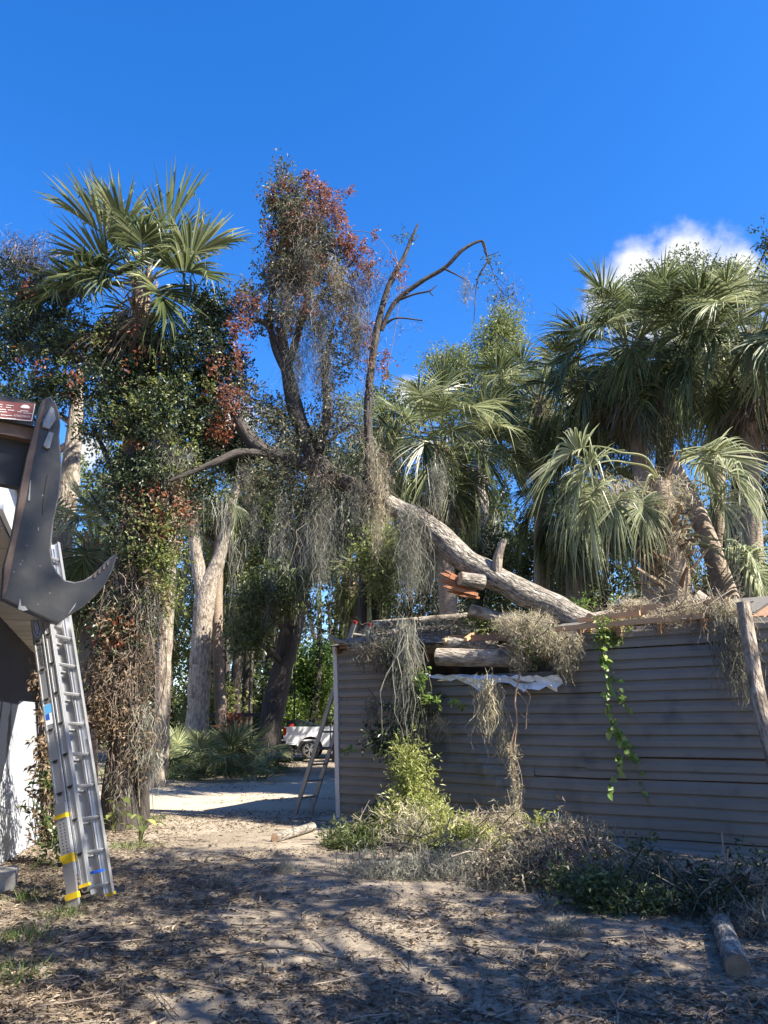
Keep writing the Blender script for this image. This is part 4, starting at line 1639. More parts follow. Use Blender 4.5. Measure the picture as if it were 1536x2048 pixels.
# ------------------------------------------------------------------ broad trees
def tree(name, label, base, trunk, rad, clumps, leafm, seed, per=9, L=.10, W=.045, bark='bark', tw=.35, thr=-.55, limbs=True, extra=None, group=None, moss=0, mossl=1.2,
         cat='tree', nf=1.0, mossm='moss_strand', lw=.014):
    """trunk: list of points from base up; clumps: (centre, radii, twigs)"""
    r_ = np.random.default_rng(seed)
    t = thing(name, tuple(base), label, cat, group)
    mb = MB()
    pts = spline(trunk, 10)
    mb.tube(pts, spline_r(rad, len(pts)), 14, seed, .07)
    if limbs:
        for c_, rr_, n_ in clumps:
            c_ = np.array(c_)
            i0 = int(np.argmin(np.linalg.norm(pts - (c_ - np.array((0, 0, rr_[2]))), axis=1) + (np.arange(len(pts)) < len(pts) * .3) * 100))
            p0 = pts[i0]
            r0 = min(.14, spline_r(rad, len(pts))[i0] * .55)
            mid = (p0 + c_) / 2 + r_.normal(size=3) * .25 * np.linalg.norm(c_ - p0) * .3
            lp2 = spline([p0, mid, c_], 7)
            mb.tube(lp2, np.linspace(r0, .02, len(lp2)), 7, seed + 1, .06)
            for q in range(4):
                e = c_ + ball(r_, 1, .6)[0] * np.array(rr_)
                s_ = lp2[r_.integers(6, len(lp2))]
                tp2 = spline([s_, (s_ + e) / 2 + r_.normal(size=3) * .12 * np.linalg.norm(e - s_), e], 4)
                mb.tube(tp2, np.linspace(r0 * .25, .006, len(tp2)), 5, seed, .0)
    if extra:
        for pp, rr_ in extra:
            ep = spline(pp, 8)
            mb.tube(ep, spline_r(rr_, len(ep)), 9, seed + 3, .06)
    mb.build('trunk', bark, t, smooth=True)
    if clumps:
        mb = MB()
        P_ = clump_points(r_, clumps, Noise(seed + 5, nf), thr)
        tone = Noise(seed + 9, 1.6)(P_) * .22
        twigs_leaves(mb, P_, r_, per, tw, L, W, tone=tone)
        mb.build('crown', leafm, t)
        if moss:
            mb = MB()
            ii = r_.choice(len(P_), moss)
            for z in ii:
                hang_moss(mb, [P_[z]], int(r_.integers(14, 34)), mossl * r_.uniform(.5, 1.3), (.10, .10, .1), r_, lw, 7, .05)
            kind(mb.build('hanging_moss', mossm, t), 'stuff')
    return t


BT = 'trees in the woods behind the yard'
pc = pxclump
# pale forked trunk
Yf = 27.5
tree('oak_tree', 'pale forked oak trunk lit by the sun behind the palmettos', ground_below(395, Yf),
     [ground_below(393, Yf) - Vector((0, 0, .1))] + pth((396, 1420, Yf), (402, 1300, Yf), (412, 1190, Yf), (440, 1110, Yf), (462, 1010, Yf), (486, 930, Yf)), (.50, .40, .38, .36, .24, .18, .13),
     [pc(480, 900, Yf, 90, 70, 420), pc(400, 960, Yf, 90, 80, 420), pc(560, 880, Yf + 2, 70, 80, 300)], 'oak_leaf', 41, 9, .12, .055, 'pale_bark', .45, -.3,
     extra=[(pth((408, 1200, Yf), (392, 1100, Yf), (384, 1020, Yf), (380, 930, Yf)), (.3, .22, .18, .1))], group=BT, moss=14, mossl=1.0, lw=.025)
# pale straight trunk nearer
Yp = 20.5
tree('oak_tree', 'pale straight trunk lit by the sun just right of the vine-covered tree', ground_below(318, Yp),
     [ground_below(318, Yp) - Vector((0, 0, .1))] + pth((322, 1500, Yp), (326, 1350, Yp), (334, 1200, Yp), (340, 1050, Yp), (345, 900, Yp)), (.27, .19, .20, .22, .18, .13),
     [pc(330, 930, Yp, 90, 70, 360), pc(260, 1000, Yp + 1, 60, 70, 200)], 'oak_leaf', 42, 9, .11, .05, 'pale_bark', .45, -.3, group=BT, moss=10, mossl=1.0, lw=.022)
# dark leaning oak left of the truck
Yd = 29.0
tree('oak_tree', 'dark leaning oak trunk just left of the white truck', ground_below(548, Yd),
     [ground_below(532, Yd) - Vector((0, 0, .1))] + pth((542, 1440, Yd), (566, 1330, Yd), (592, 1210, Yd), (612, 1080, Yd), (625, 960, Yd)), (.50, .42, .42, .42, .36, .28),
     [pc(620, 930, Yd, 110, 90, 500), pc(540, 1040, Yd, 90, 80, 380), pc(700, 1000, Yd + 1, 80, 70, 260), pc(510, 1190, Yd - 3, 45, 50, 220), pc(500, 1270, Yd - 3, 40, 40, 160),
      pc(560, 1180, Yd - 2, 60, 60, 260)], 'oak_leaf', 43, 9, .15, .07, 'dark_bark', .55, -.35, group=BT, moss=30, mossl=1.6, lw=.03)
# further trunks in the woods
for k_, (px, Y, rad, py1, lean, lab, clx) in enumerate((
        (470, 33, .26, 1150, 20, 'dark slim trunk deep in the woods behind the trailer', [(480, 1120, 80, 80), (430, 1060, 80, 60)]),
        (495, 37, .30, 1100, 10, 'greyish trunk in the woods behind the red-leaved plant', [(500, 1050, 90, 80), (540, 980, 70, 60)]),
        (430, 39, .24, 1200, -12, 'thin dark trunk in the woods right of the pale forked trunk', [(420, 1130, 80, 90)]),
        (720, 24, .22, 980, 10, 'slim dark trunk behind the left end of the shed', [(720, 960, 60, 80), (690, 1020, 50, 60)]),
        (760, 27, .25, 980, -15, 'slim dark trunk under the bare snag', [(750, 900, 70, 60), (790, 1000, 60, 60)]),
        (680, 32, .3, 1000, 20, 'dark trunk under the hanging moss left of the shed', [(690, 930, 70, 70), (640, 1040, 60, 60)]))):
    b_ = ground_below(px, Y)
    tree('oak_tree', lab, b_, [b_ - Vector((0, 0, .1))] + pth((px + lean * .3, 1300, Y), (px + lean, py1 + 60, Y), (px + lean * 1.4, py1, Y)), (rad, rad * .75, rad * .6, rad * .45),
         [pc(a_, b2, Y, c2, d2, 330) for a_, b2, c2, d2 in clx], 'dark_leaf' if k_ % 2 else 'oak_leaf', 60 + k_, 8, .16, .075, 'dark_bark', .6, -.2, group=BT, moss=10, mossl=1.4, lw=.03)
# yellow-green sunlit oak in the middle distance
Yo = 25
tree('oak_tree', 'sunlit yellow-green oak against the sky behind the bare snag', ground_below(960, Yo), [ground_below(960, Yo)] + pth((955, 1200, Yo), (960, 1000, Yo), (965, 850, Yo)),
     (.45, .35, .28, .2), [pc(960, 760, Yo, 95, 80, 700), pc(1000, 680, Yo, 60, 60, 420), pc(900, 740, Yo, 60, 60, 360), pc(870, 830, Yo, 60, 50, 300), pc(1040, 790, Yo, 60, 90, 360),
                           pc(1010, 640, Yo, 35, 45, 150), pc(720, 830, Yo + 3, 60, 60, 260), pc(830, 900, Yo, 60, 50, 240)], 'lime_leaf', 44, 9, .12, .05, 'bark', .5, -.25, group=BT, moss=16, mossl=1.2, lw=.02)
# dark oak behind the palms on the right
Yr = 21
tree('oak_tree', 'dark oak behind the biggest palm, its top twigs crossing the cloud', ground_below(1310, Yr), [ground_below(1310, Yr)] + pth((1320, 1150, Yr), (1330, 900, Yr), (1320, 700, Yr)),
     (.4, .3, .25, .15), [pc(1290, 590, Yr, 70, 55, 380), pc(1370, 600, Yr, 90, 60, 420), pc(1200, 640, Yr, 60, 50, 250), pc(1130, 640, Yr, 50, 50, 180), pc(1380, 520, Yr, 38, 38, 60), pc(1330, 555, Yr, 40, 30, 90),
                          pc(1450, 560, Yr, 50, 60, 240), pc(1420, 720, Yr, 90, 80, 400), pc(1300, 820, Yr, 100, 80, 450), pc(1440, 880, Yr, 100, 90, 450), pc(1180, 780, Yr, 70, 90, 350), pc(1200, 920, Yr, 90, 70, 350), pc(1500, 760, Yr, 60, 90, 300)], 'oak_leaf', 45, 9, .12, .05, 'dark_bark', .45, -.15, group=BT)
tree('oak_tree', 'dark forked oak at the right edge with blue sky showing between its limbs', ground_below(1500, 17), [ground_below(1500, 17)] + pth((1470, 1250, 17), (1462, 1120, 17), (1475, 980, 17), (1490, 850, 17)),
     (.3, .24, .2, .16, .1), [pc(1530, 1000, 17, 60, 60, 220), pc(1500, 1130, 17, 50, 60, 200), pc(1535, 900, 17, 50, 60, 220), pc(1540, 480, 15, 26, 22, 40)], 'dark_leaf', 46, 9, .10, .045, 'dark_bark', .4, -.1,
     extra=[(pth((1465, 1180, 17), (1510, 1100, 17), (1550, 1060, 17)), (.1, .07, .05))], group=BT)
# thicket behind the shed, in shadow
for k_, (px, py, Y, rx, ry, n_) in enumerate(((1080, 1130, 21, 100, 100, 750), (1210, 1130, 20, 90, 90, 650), (960, 1120, 22, 90, 90, 560), (820, 1150, 24, 80, 110, 520), (1300, 1200, 18, 80, 60, 420), (1450, 1200, 19, 90, 90, 420))):
    lab = ['dense shadowed thicket behind the fallen trunk', 'dense shadowed thicket left of the battered palm', 'shadowed bushes behind the broken stub of the trunk',
           'dark bushes above the left part of the shed roof', 'dark bushes behind the roof at the foot of the battered palm', 'dark bushes behind the right end of the shed'][k_]
    b_ = ground_below(px, Y)
    tree('thicket', lab, b_, [b_] + pth((px, py + 60, Y), (px, py - ry * .4, Y)), (.12, .09, .05), [pc(px, py, Y, rx, ry, n_), pc(px + 20, py + 130, Y, rx, 80, int(n_ * .6))], 'oak_leaf', 80 + k_, 9, .13, .06,
         'dark_bark', .45, -.5, group='thickets behind the shed', cat='bush')
# sunlit bush beyond the truck
b_ = ground_below(622, 44)
tree('bush', 'bright sunlit bushy tree beyond the white truck', b_, [b_] + pth((622, 1420, 44), (625, 1340, 44)), (.25, .2, .1),
     [pc(622, 1395, 44, 48, 50, 520), pc(600, 1350, 44, 40, 50, 360), pc(650, 1330, 44, 40, 60, 360), pc(585, 1420, 42, 25, 30, 160)], 'bright_leaf', 51, 9, .22, .10, 'bark', .7, -.6, cat='bush')
for k_, (px, py, Y, rx, ry, n_, lab) in enumerate(((500, 1230, 30, 70, 60, 420, 'sunlit leafy oak sapling left of the longest moss column'), (450, 1120, 31, 60, 70, 300, 'sunlit leafy sapling right of the pale forked trunk'), (590, 1120, 38, 60, 80, 340, 'sunlit sapling behind the moss curtains'), (760, 1120, 23, 50, 80, 260, 'leafy sapling behind the moss column above the roof'))):
    b_ = ground_below(px, Y)
    tree('sapling', lab, b_, [b_] + pth((px, 1350, Y), (px + 5, py, Y)), (.035, .03, .015), [pc(px, py, Y, rx, ry, n_)], 'lime_leaf', 130 + k_, 10, .16, .07, 'dark_bark', .5, -.3, group='saplings in the woods')
r_ = np.random.default_rng(88)
mb = MB()
cl = []
for px in range(-40, 1600, 55):
    for py in range(830, 1420, 80):
        if px < 1100 or py > 950:
            Yw = r_.uniform(31, 39)
            if 560 < px < 700 and py > 1290:
                continue
            if r_.uniform() < (.55 if py < 950 else .9):
                cl.append(pc(px + r_.normal() * 20, py + r_.normal() * 25, Yw, r_.uniform(38, 60), r_.uniform(38, 60), 84 if px < 1000 else 56))
P_ = clump_points(r_, cl, Noise(89, .5), -.75)
sel = Noise(93, .35)(P_) > -.05  # noise picks the foliage that gets sunlight painted in its colour
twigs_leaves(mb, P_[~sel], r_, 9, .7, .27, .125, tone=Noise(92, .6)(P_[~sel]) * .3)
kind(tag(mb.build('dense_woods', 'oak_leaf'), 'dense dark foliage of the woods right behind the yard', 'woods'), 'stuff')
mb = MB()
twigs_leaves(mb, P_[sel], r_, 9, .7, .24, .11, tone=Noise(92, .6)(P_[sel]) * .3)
kind(tag(mb.build('sun_tinted_woods', 'lime_leaf'), 'foliage of the woods behind the yard, coloured yellow-green as if sunlit', 'woods'), 'stuff')
mb = MB()
for q in range(90):
    px = r_.uniform(250, 1000)
    hang_moss(mb, [at(px, r_.uniform(950, 1250), r_.uniform(26, 33))], 18, r_.uniform(.8, 2.6), (.14, .14, .2), r_, .022, 8, .06)
kind(tag(mb.build('woodland_moss', 'moss_strand'), 'grey moss hanging through the woods behind the yard', 'moss'), 'stuff')
# far woods: one mass that closes the view
r_ = np.random.default_rng(90)
mb = MB()
cl = []
for q in range(70):
    x = -34 + q * 1.05
    Yq = r_.uniform(46, 60)
    cl.append(((x, Yq, r_.uniform(1.0, 3.0)), (2.2, 2.0, 2.6), 190))
    if r_.uniform() < .8:
        cl.append(((x, Yq, r_.uniform(5.0, 8.5)), (2.6, 2.0, 2.6), 170))
P_ = clump_points(r_, cl, Noise(91, .4), -.6)
twigs_leaves(mb, P_, r_, 8, .8, .32, .15, tone=Noise(92, .5)(P_) * .25)
kind(tag(mb.build('far_woods', 'oak_leaf'), 'far green woods closing the view between the trunks', 'woods'), 'stuff')
mb = MB()
for q in range(60):
    x, Yq = r_.uniform(-26, 20), r_.uniform(40, 58)
    h_ = r_.uniform(7, 12)
    mb.tube(spline([(x, Yq, 0), (x + r_.normal() * .5, Yq, h_ * .5), (x + r_.normal() * .9, Yq, h_)], 4), spline_r((r_.uniform(.15, .4), .12), 9), 7, q)
kind(tag(mb.build('far_trunks', 'dark_bark'), 'far dark trunks in the woods beyond the trailer', 'woods'), 'stuff')
# oaks out of view: two shade the yard, three added to block sky light
for k_, (x, y, lab, cl, L_) in enumerate((
        (11.6, 2.2, 'broad oak out of view to the right, shading the foreground', [((9.8, 4.7, 8), (1.6, 1.5, 1.1), 330), ((8.8, 2.7, 8), (1.7, 1.6, 1.2), 330), ((11.3, 6.3, 8), (1.5, 1.3, 1.1), 260), ((6.8, 1.4, 8), (1.5, 1.4, 1.1), 150), ((8.2, .2, 8.4), (1.8, 1.5, 1.2), 200)], .2),
        (7.1, -3.8, 'tall oak out of view behind the camera, dappling the left of the yard', [((4.8, 2.3, 8.0), (1.4, 1.2, .9), 110), ((5.8, 3.9, 8.2), (1.2, 1.0, .8), 100), ((4.0, -.2, 8.2), (1.6, 1.4, 1.0), 120), ((8.1, -2.8, 8.5), (2.4, 2.0, 1.4), 200), ((7.3, 4.2, 11), (1.3, 1.2, .9), 110), ((8.4, 3.0, 11), (1.1, 1.0, .8), 60), ((6.2, 3.5, 11), (1.3, 1.1, .9), 70), ((9.4, 4.4, 11), (.8, .7, .7), 40)], .2),
        (-1.5, -8.0, 'spreading oak added out of view behind the camera to block sky light', [((-4, -7, 6), (4, 3, 3), 330), ((1, -9, 7), (4, 3, 3), 330), ((-8, -4, 6), (3, 3, 3), 260), ((4.5, -7.5, 5.5), (3, 2.5, 3), 240)], .36),
        (-12.5, 3.0, 'oak added out of view beyond the left house roof to block sky light', [((-12, 3, 7), (3, 4, 2.6), 330), ((-13, 9, 7), (3, 4, 2.6), 330)], .36),
        (15.5, 11.0, 'low oak added out of view past the right end of the shed to block sky light', [((15, 9, 4), (2.4, 3, 2.4), 300), ((16, 14, 4.5), (3, 3, 2.6), 300), ((13.5, 5.5, 3), (2, 2, 2), 220)], .34))):
    tree('oak_tree', lab, (x, y, 0), [Vector((x, y, -.1)), Vector((x + .2, y, 2)), Vector((x - .3, y + .2, 5))], (.4, .32, .2), cl, 'oak_leaf', 95 + k_, 10, L_, L_ * .5, 'bark', .6, -.35, group='oaks out of view round the yard')

# ------------------------------------------------------------------ vine-covered tree on the left
Yv = 12.0
vb = G(246, 1655)
Yv = vb.y
vt = thing('vine_covered_tree', tuple(vb), 'thick gnarled tree smothered in dead brown and green vines behind the silver ladder', 'tree')
mb = MB()
main = spline([vb - Vector((0, 0, .1))] + pth((250, 1560, Yv), (258, 1400, Yv), (268, 1200, Yv), (272, 1000, Yv), (285, 850, Yv), (300, 700, Yv + .4)), 10)
mb.tube(main, spline_r((.38, .30, .29, .27, .24, .17, .08), len(main)), 16, 71, .16)
for pp, rr_ in ((pth((215, 1640, Yv), (222, 1540, Yv), (240, 1430, Yv), (250, 1300, Yv)), (.14, .10, .09, .07)), (pth((285, 1650, Yv), (284, 1560, Yv - .1), (275, 1440, Yv - .15), (272, 1320, Yv)), (.12, .1, .09, .05)),
                (pth((270, 1050, Yv), (225, 940, Yv), (190, 860, Yv)), (.10, .06, .03)), (pth((272, 1120, Yv), (215, 1040, Yv), (180, 985, Yv)), (.08, .05, .02)),
                (pth((275, 950, Yv), (360, 860, Yv), (430, 800, Yv)), (.10, .07, .03)), (pth((285, 800, Yv), (170, 720, Yv), (60, 690, Yv)), (.10, .06, .03)),
                (pth((290, 760, Yv), (250, 680, Yv), (140, 640, Yv)), (.08, .05, .02))):
    ep = spline(pp, 8)
    mb.tube(ep, spline_r(rr_, len(ep)), 9, 72, .1)
mb.build('trunk', 'dark_bark', vt, smooth=True)
r_ = np.random.default_rng(72)
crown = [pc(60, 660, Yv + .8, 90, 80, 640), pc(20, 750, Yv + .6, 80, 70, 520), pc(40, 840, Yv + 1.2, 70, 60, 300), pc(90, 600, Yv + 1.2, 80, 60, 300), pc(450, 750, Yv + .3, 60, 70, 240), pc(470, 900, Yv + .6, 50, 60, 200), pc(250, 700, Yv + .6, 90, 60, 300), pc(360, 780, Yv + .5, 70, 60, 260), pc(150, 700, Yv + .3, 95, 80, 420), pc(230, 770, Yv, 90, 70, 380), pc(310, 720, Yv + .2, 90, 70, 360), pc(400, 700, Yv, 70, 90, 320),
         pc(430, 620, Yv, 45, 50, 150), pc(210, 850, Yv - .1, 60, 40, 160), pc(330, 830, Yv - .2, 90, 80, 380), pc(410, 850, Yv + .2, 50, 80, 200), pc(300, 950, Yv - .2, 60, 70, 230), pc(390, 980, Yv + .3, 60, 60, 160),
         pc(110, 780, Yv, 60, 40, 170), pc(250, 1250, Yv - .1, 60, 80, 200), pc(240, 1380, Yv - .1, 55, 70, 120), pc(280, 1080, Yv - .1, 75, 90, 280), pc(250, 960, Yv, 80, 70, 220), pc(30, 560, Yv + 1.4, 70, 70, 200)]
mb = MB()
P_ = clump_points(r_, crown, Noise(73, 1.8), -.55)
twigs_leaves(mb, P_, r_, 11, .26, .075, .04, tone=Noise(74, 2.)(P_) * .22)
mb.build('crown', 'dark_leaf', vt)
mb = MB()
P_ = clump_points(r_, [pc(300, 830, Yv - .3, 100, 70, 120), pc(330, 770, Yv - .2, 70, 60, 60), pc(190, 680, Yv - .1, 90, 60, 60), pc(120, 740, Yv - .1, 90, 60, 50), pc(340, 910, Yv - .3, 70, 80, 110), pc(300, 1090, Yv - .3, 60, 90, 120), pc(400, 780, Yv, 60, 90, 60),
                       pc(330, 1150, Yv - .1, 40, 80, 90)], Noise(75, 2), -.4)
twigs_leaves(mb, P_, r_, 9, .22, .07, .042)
mb.build('sun_tinted_leaves', 'lime_leaf', vt)  # lighter leaf colour paints sunlight onto parts of the crown
mb = MB()
P_ = clump_points(r_, [pc(255, 1250, Yv - .2, 55, 70, 300), pc(235, 1330, Yv - .2, 65, 70, 380), pc(240, 1430, Yv - .2, 70, 50, 220), pc(290, 1180, Yv - .2, 50, 60, 200), pc(310, 1040, Yv - .2, 70, 60, 180),
                       pc(280, 960, Yv - .1, 60, 50, 120), pc(440, 860, Yv, 40, 50, 110), pc(200, 1410, Yv - .3, 40, 40, 140), pc(350, 1000, Yv - .2, 50, 50, 120), pc(290, 1500, Yv - .2, 40, 50, 50)], None)
tw = Noise(76, 2.5)(P_)
P_ = P_[tw > -.3]
P_ = P_[r_.uniform(0, 1, len(P_)) < .62]
twigs_leaves(mb, P_, r_, 9, .26, .08, .036, droop=1.4)
mb.build('dead_vine_leaves', 'dead_leaf', vt)
mb = MB()
P_ = clump_points(r_, [pc(330, 1020, Yv - .2, 70, 60, 50), pc(440, 770, Yv, 50, 80, 40), pc(480, 640, Yv, 50, 60, 36), pc(110, 720, Yv - .3, 90, 60, 12), pc(280, 710, Yv - .3, 90, 60, 14), pc(200, 770, Yv - .3, 90, 60, 12), pc(240, 900, Yv - .2, 80, 80, 14),
                       pc(440, 850, Yv - .1, 30, 35, 46), pc(60, 580, Yv + .4, 30, 40, 20), pc(230, 1260, Yv - .4, 30, 40, 50)], None)
twigs_leaves(mb, P_, r_, 8, .22, .075, .045, droop=1.0)
mb.build('red_vine_leaves', 'rust_leaf', vt)
mb = MB()
for q in range(26):
    x0, y0 = r_.uniform(225, 295), r_.uniform(950, 1250)
    pp = pth((x0, y0, Yv - .35), (x0 + r_.normal() * 14, y0 + 140, Yv - .4), (x0 + r_.normal() * 26, y0 + 280, Yv - .35), (x0 + r_.normal() * 22, min(1640, y0 + 420), Yv - .3))
    ep = spline(pp, 6)
    mb.tube(ep, r_.uniform(.003, .010), 5, q, cap=False, rnd=r_.uniform(0, .7))
tangle(mb, [pc(250, 1350, Yv - .3, 70, 90, 420), pc(260, 1180, Yv - .2, 70, 90, 260), pc(250, 1500, Yv - .2, 55, 70, 180), pc(60, 520, Yv + 1.2, 80, 60, 700), pc(130, 560, Yv + .8, 50, 60, 260), pc(260, 650, Yv, 60, 50, 240)], .7, r_, .009, 6, .5)
mb.build('vine_stems', 'twig_mat', vt)
mb = MB()
for px, py, n_, L_ in ((330, 850, 120, .8), (345, 900, 140, .9), (300, 930, 90, .7), (290, 1420, 130, .9), (300, 1500, 90, .6), (300, 1180, 110, 1.0), (370, 900, 60, .5), (240, 1560, 60, .4)):
    hang_moss(mb, [at(px - 14, py, Yv - .25), at(px + 14, py + 6, Yv - .25)], n_, L_, (.08, .1, .08), r_, .010, 8, .05)
kind(mb.build('hanging_moss', 'moss_strand', vt), 'stuff')
# leafy plants at its foot: big heart-shaped leaves, each its own part
rg = random.Random(12)
for k_, (px, py, n_, lab) in enumerate(((280, 1690, 11, 'broad-leaved green plant at the foot of the vine-covered tree'), (225, 1665, 8, 'broad-leaved green plant tucked behind the foot of the silver ladder'), (115, 1690, 9, 'drooping green weed between the white panel and the silver ladder'))):
    b_ = G(px, py)
    t = thing('leafy_plant', tuple(b_), lab, 'plant', 'broad-leaved plants by the ladder')
    for q in range(n_):
        az = q * 2.4 + rg.uniform(-.3, .3)
        h_ = rg.uniform(.12, .5)
        rr_ = rg.uniform(.08, .32)
        tip = Vector((b_.x + math.cos(az) * rr_, b_.y + math.sin(az) * rr_, h_))
        mb = MB()
        mb.tube(spline([b_, Vector((b_.x + math.cos(az) * rr_ * .3, b_.y + math.sin(az) * rr_ * .3, h_ * .8)), tip], 4), .005, 4, rnd=.5)
        d = Vector((math.cos(az), math.sin(az), -.5)).normalized()
        s_ = d.cross(Vector((0, 0, 1))).normalized()
        u_ = s_.cross(d)
        L_ = rg.uniform(.08, .16)
        out2 = [(0, 0), (-.08, .25), (.1, .42), (.4, .40), (.75, .2), (1, 0)]
        V = [tip + d * (x * L_) + u_ * (-.08 * x * L_) for x, y in out2] + [tip + d * (x * L_) + s_ * y * L_ + u_ * y * L_ * .3 for x, y in out2] + [tip + d * (x * L_) - s_ * y * L_ + u_ * y * L_ * .3 for x, y in out2]
        F = [(z, z + 1, 7 + z, 6 + z) for z in range(5)] + [(z + 1, z, 12 + z, 13 + z) for z in range(5)]
        mb.add(V, F, rg.random())
        mb.build('leaf', 'lime_leaf' if q % 3 else 'oak_leaf', t)
dg = thing('dry_vine', tuple(G(108, 1700)), 'dry leafy vine hanging from the eave between the white panel and the ladder', 'vine')
mb = MB()
for q in range(16):
    x0 = r_.uniform(70, 118)
    ep = spline(pth((x0, r_.uniform(1340, 1420), 9.6), (x0 + r_.normal() * 14, 1500, 9.5), (x0 + r_.normal() * 16, 1600, 9.5), (x0 + r_.normal() * 10, 1690, 9.6)), 6)
    mb.tube(ep, r_.uniform(.003, .008), 5, cap=False, rnd=r_.uniform(.2, 1))
mb.build('stems', 'twig_mat', dg)
mb = MB()
P_ = clump_points(r_, [pc(82, 1352, 9.5, 20, 14, 26), pc(100, 1450, 9.5, 26, 50, 34), pc(92, 1560, 9.5, 28, 50, 34), pc(104, 1640, 9.6, 24, 30, 30), pc(110, 1520, 9.5, 20, 90, 40)], None)
twigs_leaves(mb, P_, r_, 7, .2, .10, .035, droop=1.2)
mb.build('leaves', 'dead_leaf', dg)
mb = MB()
P_ = clump_points(r_, [pc(100, 1600, 9.4, 24, 60, 26), pc(112, 1690, 9.4, 20, 24, 20)], None)
twigs_leaves(mb, P_, r_, 7, .2, .09, .04)
mb.build('green_leaves', 'oak_leaf', dg)
# pale trunk at far left
Yq = 16.5
tree('oak_tree', 'pale leaning trunk seen between the hook and the vine-covered tree', ground_below(95, Yq), [ground_below(95, Yq)] + pth((112, 1200, Yq), (128, 1050, Yq), (142, 930, Yq), (152, 820, Yq), (160, 740, Yq)),
     (.3, .26, .24, .2, .15, .1), [pc(150, 690, Yq, 90, 60, 240), pc(60, 800, Yq, 80, 60, 300), pc(40, 900, Yq + 2, 60, 50, 120)], 'dark_leaf', 48, 10, .10, .05, 'pale_bark', .4, -.3, group=BT)

# ------------------------------------------------------------------ fallen oak
fo_b = at(1195, 1262, 11.9)
fo = thing('fallen_oak', tuple(fo_b), 'big fallen oak trunk sloping down from the left onto the crushed shed roof', 'fallen tree')
mb = MB()
tr_px = [(1200, 1268, 11.8), (1110, 1216, 12.0), (1010, 1168, 12.2), (930, 1120, 12.4), (870, 1065, 12.5), (810, 1025, 12.6), (740, 990, 12.7), (670, 958, 12.8), (600, 928, 12.9), (540, 908, 12.9), (495, 872, 12.9), (462, 815, 12.8)]
trunk = spline(pth(*tr_px), 10)
trunk = spline(trunk, 2)
rad_t = spline_r((.205, .22, .22, .21, .195, .175, .17, .16, .145, .14, .125, .08), len(trunk))
cut_i = int(len(trunk) * .50)
mb.tube(trunk[:cut_i + 1], rad_t[:cut_i + 1], 32, 101, .13)
mb2 = MB()
mb2.tube(trunk[cut_i:], rad_t[cut_i:], 28, 101, .13)
mb2.build('upper_trunk', 'dark_bark', fo, smooth=True)
mb.build('trunk', 'bark', fo, smooth=True)
limbs = [
    (pth((660, 955, 12.8), (622, 900, 12.9), (592, 820, 13.0), (574, 740, 13.0), (562, 660, 13.0)), (.17, .16, .15, .13, .10)),
    (pth((574, 745, 13.0), (548, 690, 13.0), (540, 620, 13.0), (556, 540, 13.1), (580, 430, 13.1), (572, 335, 13.1)), (.09, .06, .05, .04, .03, .012)),
    (pth((580, 720, 13.0), (604, 640, 13.0), (624, 560, 13.0), (640, 470, 12.9), (640, 380, 12.9)), (.08, .06, .05, .03, .015)),
    (pth((604, 640, 13.0), (660, 570, 12.8), (710, 520, 12.7)), (.05, .035, .015)),
    (pth((638, 900, 12.8), (655, 820, 12.7), (650, 740, 12.7), (668, 640, 12.7)), (.10, .08, .06, .03)),
    (pth((545, 912, 12.9), (480, 905, 12.7), (430, 925, 12.5), (340, 962, 12.3)), (.09, .07, .06, .03)),
    (pth((640, 900, 12.7), (700, 850, 12.6), (730, 880, 12.5)), (.03, .022, .012)),
    (pth((560, 690, 13), (520, 640, 12.8), (480, 660, 12.6)), (.05, .035, .015)),
]
mb = MB()
for pp, rr_ in limbs:
    ep = spline(pp, 9)
    mb.tube(ep, spline_r(rr_, len(ep)), 11, 103, .09)
mb.build('limb', 'dark_bark', fo, smooth=True)
# bare snag
snag = [(pth((738, 975, 12.7), (738, 890, 12.7), (735, 820, 12.7), (742, 740, 12.7), (756, 650, 12.7), (778, 570, 12.7), (805, 520, 12.7), (822, 480, 12.7), (836, 448, 12.7)), (.10, .085, .075, .07, .065, .05, .04, .032, .018)),
        (pth((762, 660, 12.7), (790, 605, 12.6), (840, 565, 12.5), (890, 535, 12.4), (925, 500, 12.3), (962, 482, 12.3), (972, 500, 12.3)), (.05, .048, .045, .038, .032, .025, .015)),
        (pth((796, 600, 12.6), (830, 588, 12.5), (858, 582, 12.4), (874, 570, 12.4)), (.028, .022, .016, .008)), (pth((858, 582, 12.4), (866, 592, 12.4)), (.014, .008)),
        (pth((770, 648, 12.7), (795, 636, 12.6), (845, 641, 12.5)), (.025, .02, .012)), (pth((836, 470, 12.7), (828, 482, 12.7), (822, 476, 12.7)), (.012, .01, .006)),
        (pth((890, 538, 12.4), (925, 556, 12.4), (940, 570, 12.4)), (.02, .012, .006)), (pth((965, 486, 12.3), (975, 520, 12.3), (955, 560, 12.3), (948, 640, 12.3)), (.018, .016, .012, .006)),
        (pth((968, 500, 12.3), (985, 540, 12.3), (1000, 580, 12.2), (1030, 600, 12.2)), (.014, .010, .007, .003)), (pth((990, 550, 12.3), (1015, 570, 12.3), (1045, 552, 12.3)), (.007, .005, .002)),
        (pth((1000, 580, 12.2), (1020, 590, 12.2), (1050, 620, 12.2)), (.006, .004, .002)), (pth((975, 512, 12.3), (995, 505, 12.2), (1000, 500, 12.2)), (.008, .005, .002))]
mb = MB()
for pp, rr_ in snag:
    ep = spline(pp, 7)
    mb.tube(ep, spline_r(rr_, len(ep)), 9, 105, .10)
mb.build('bare_limb', 'dark_bark', fo, smooth=True)
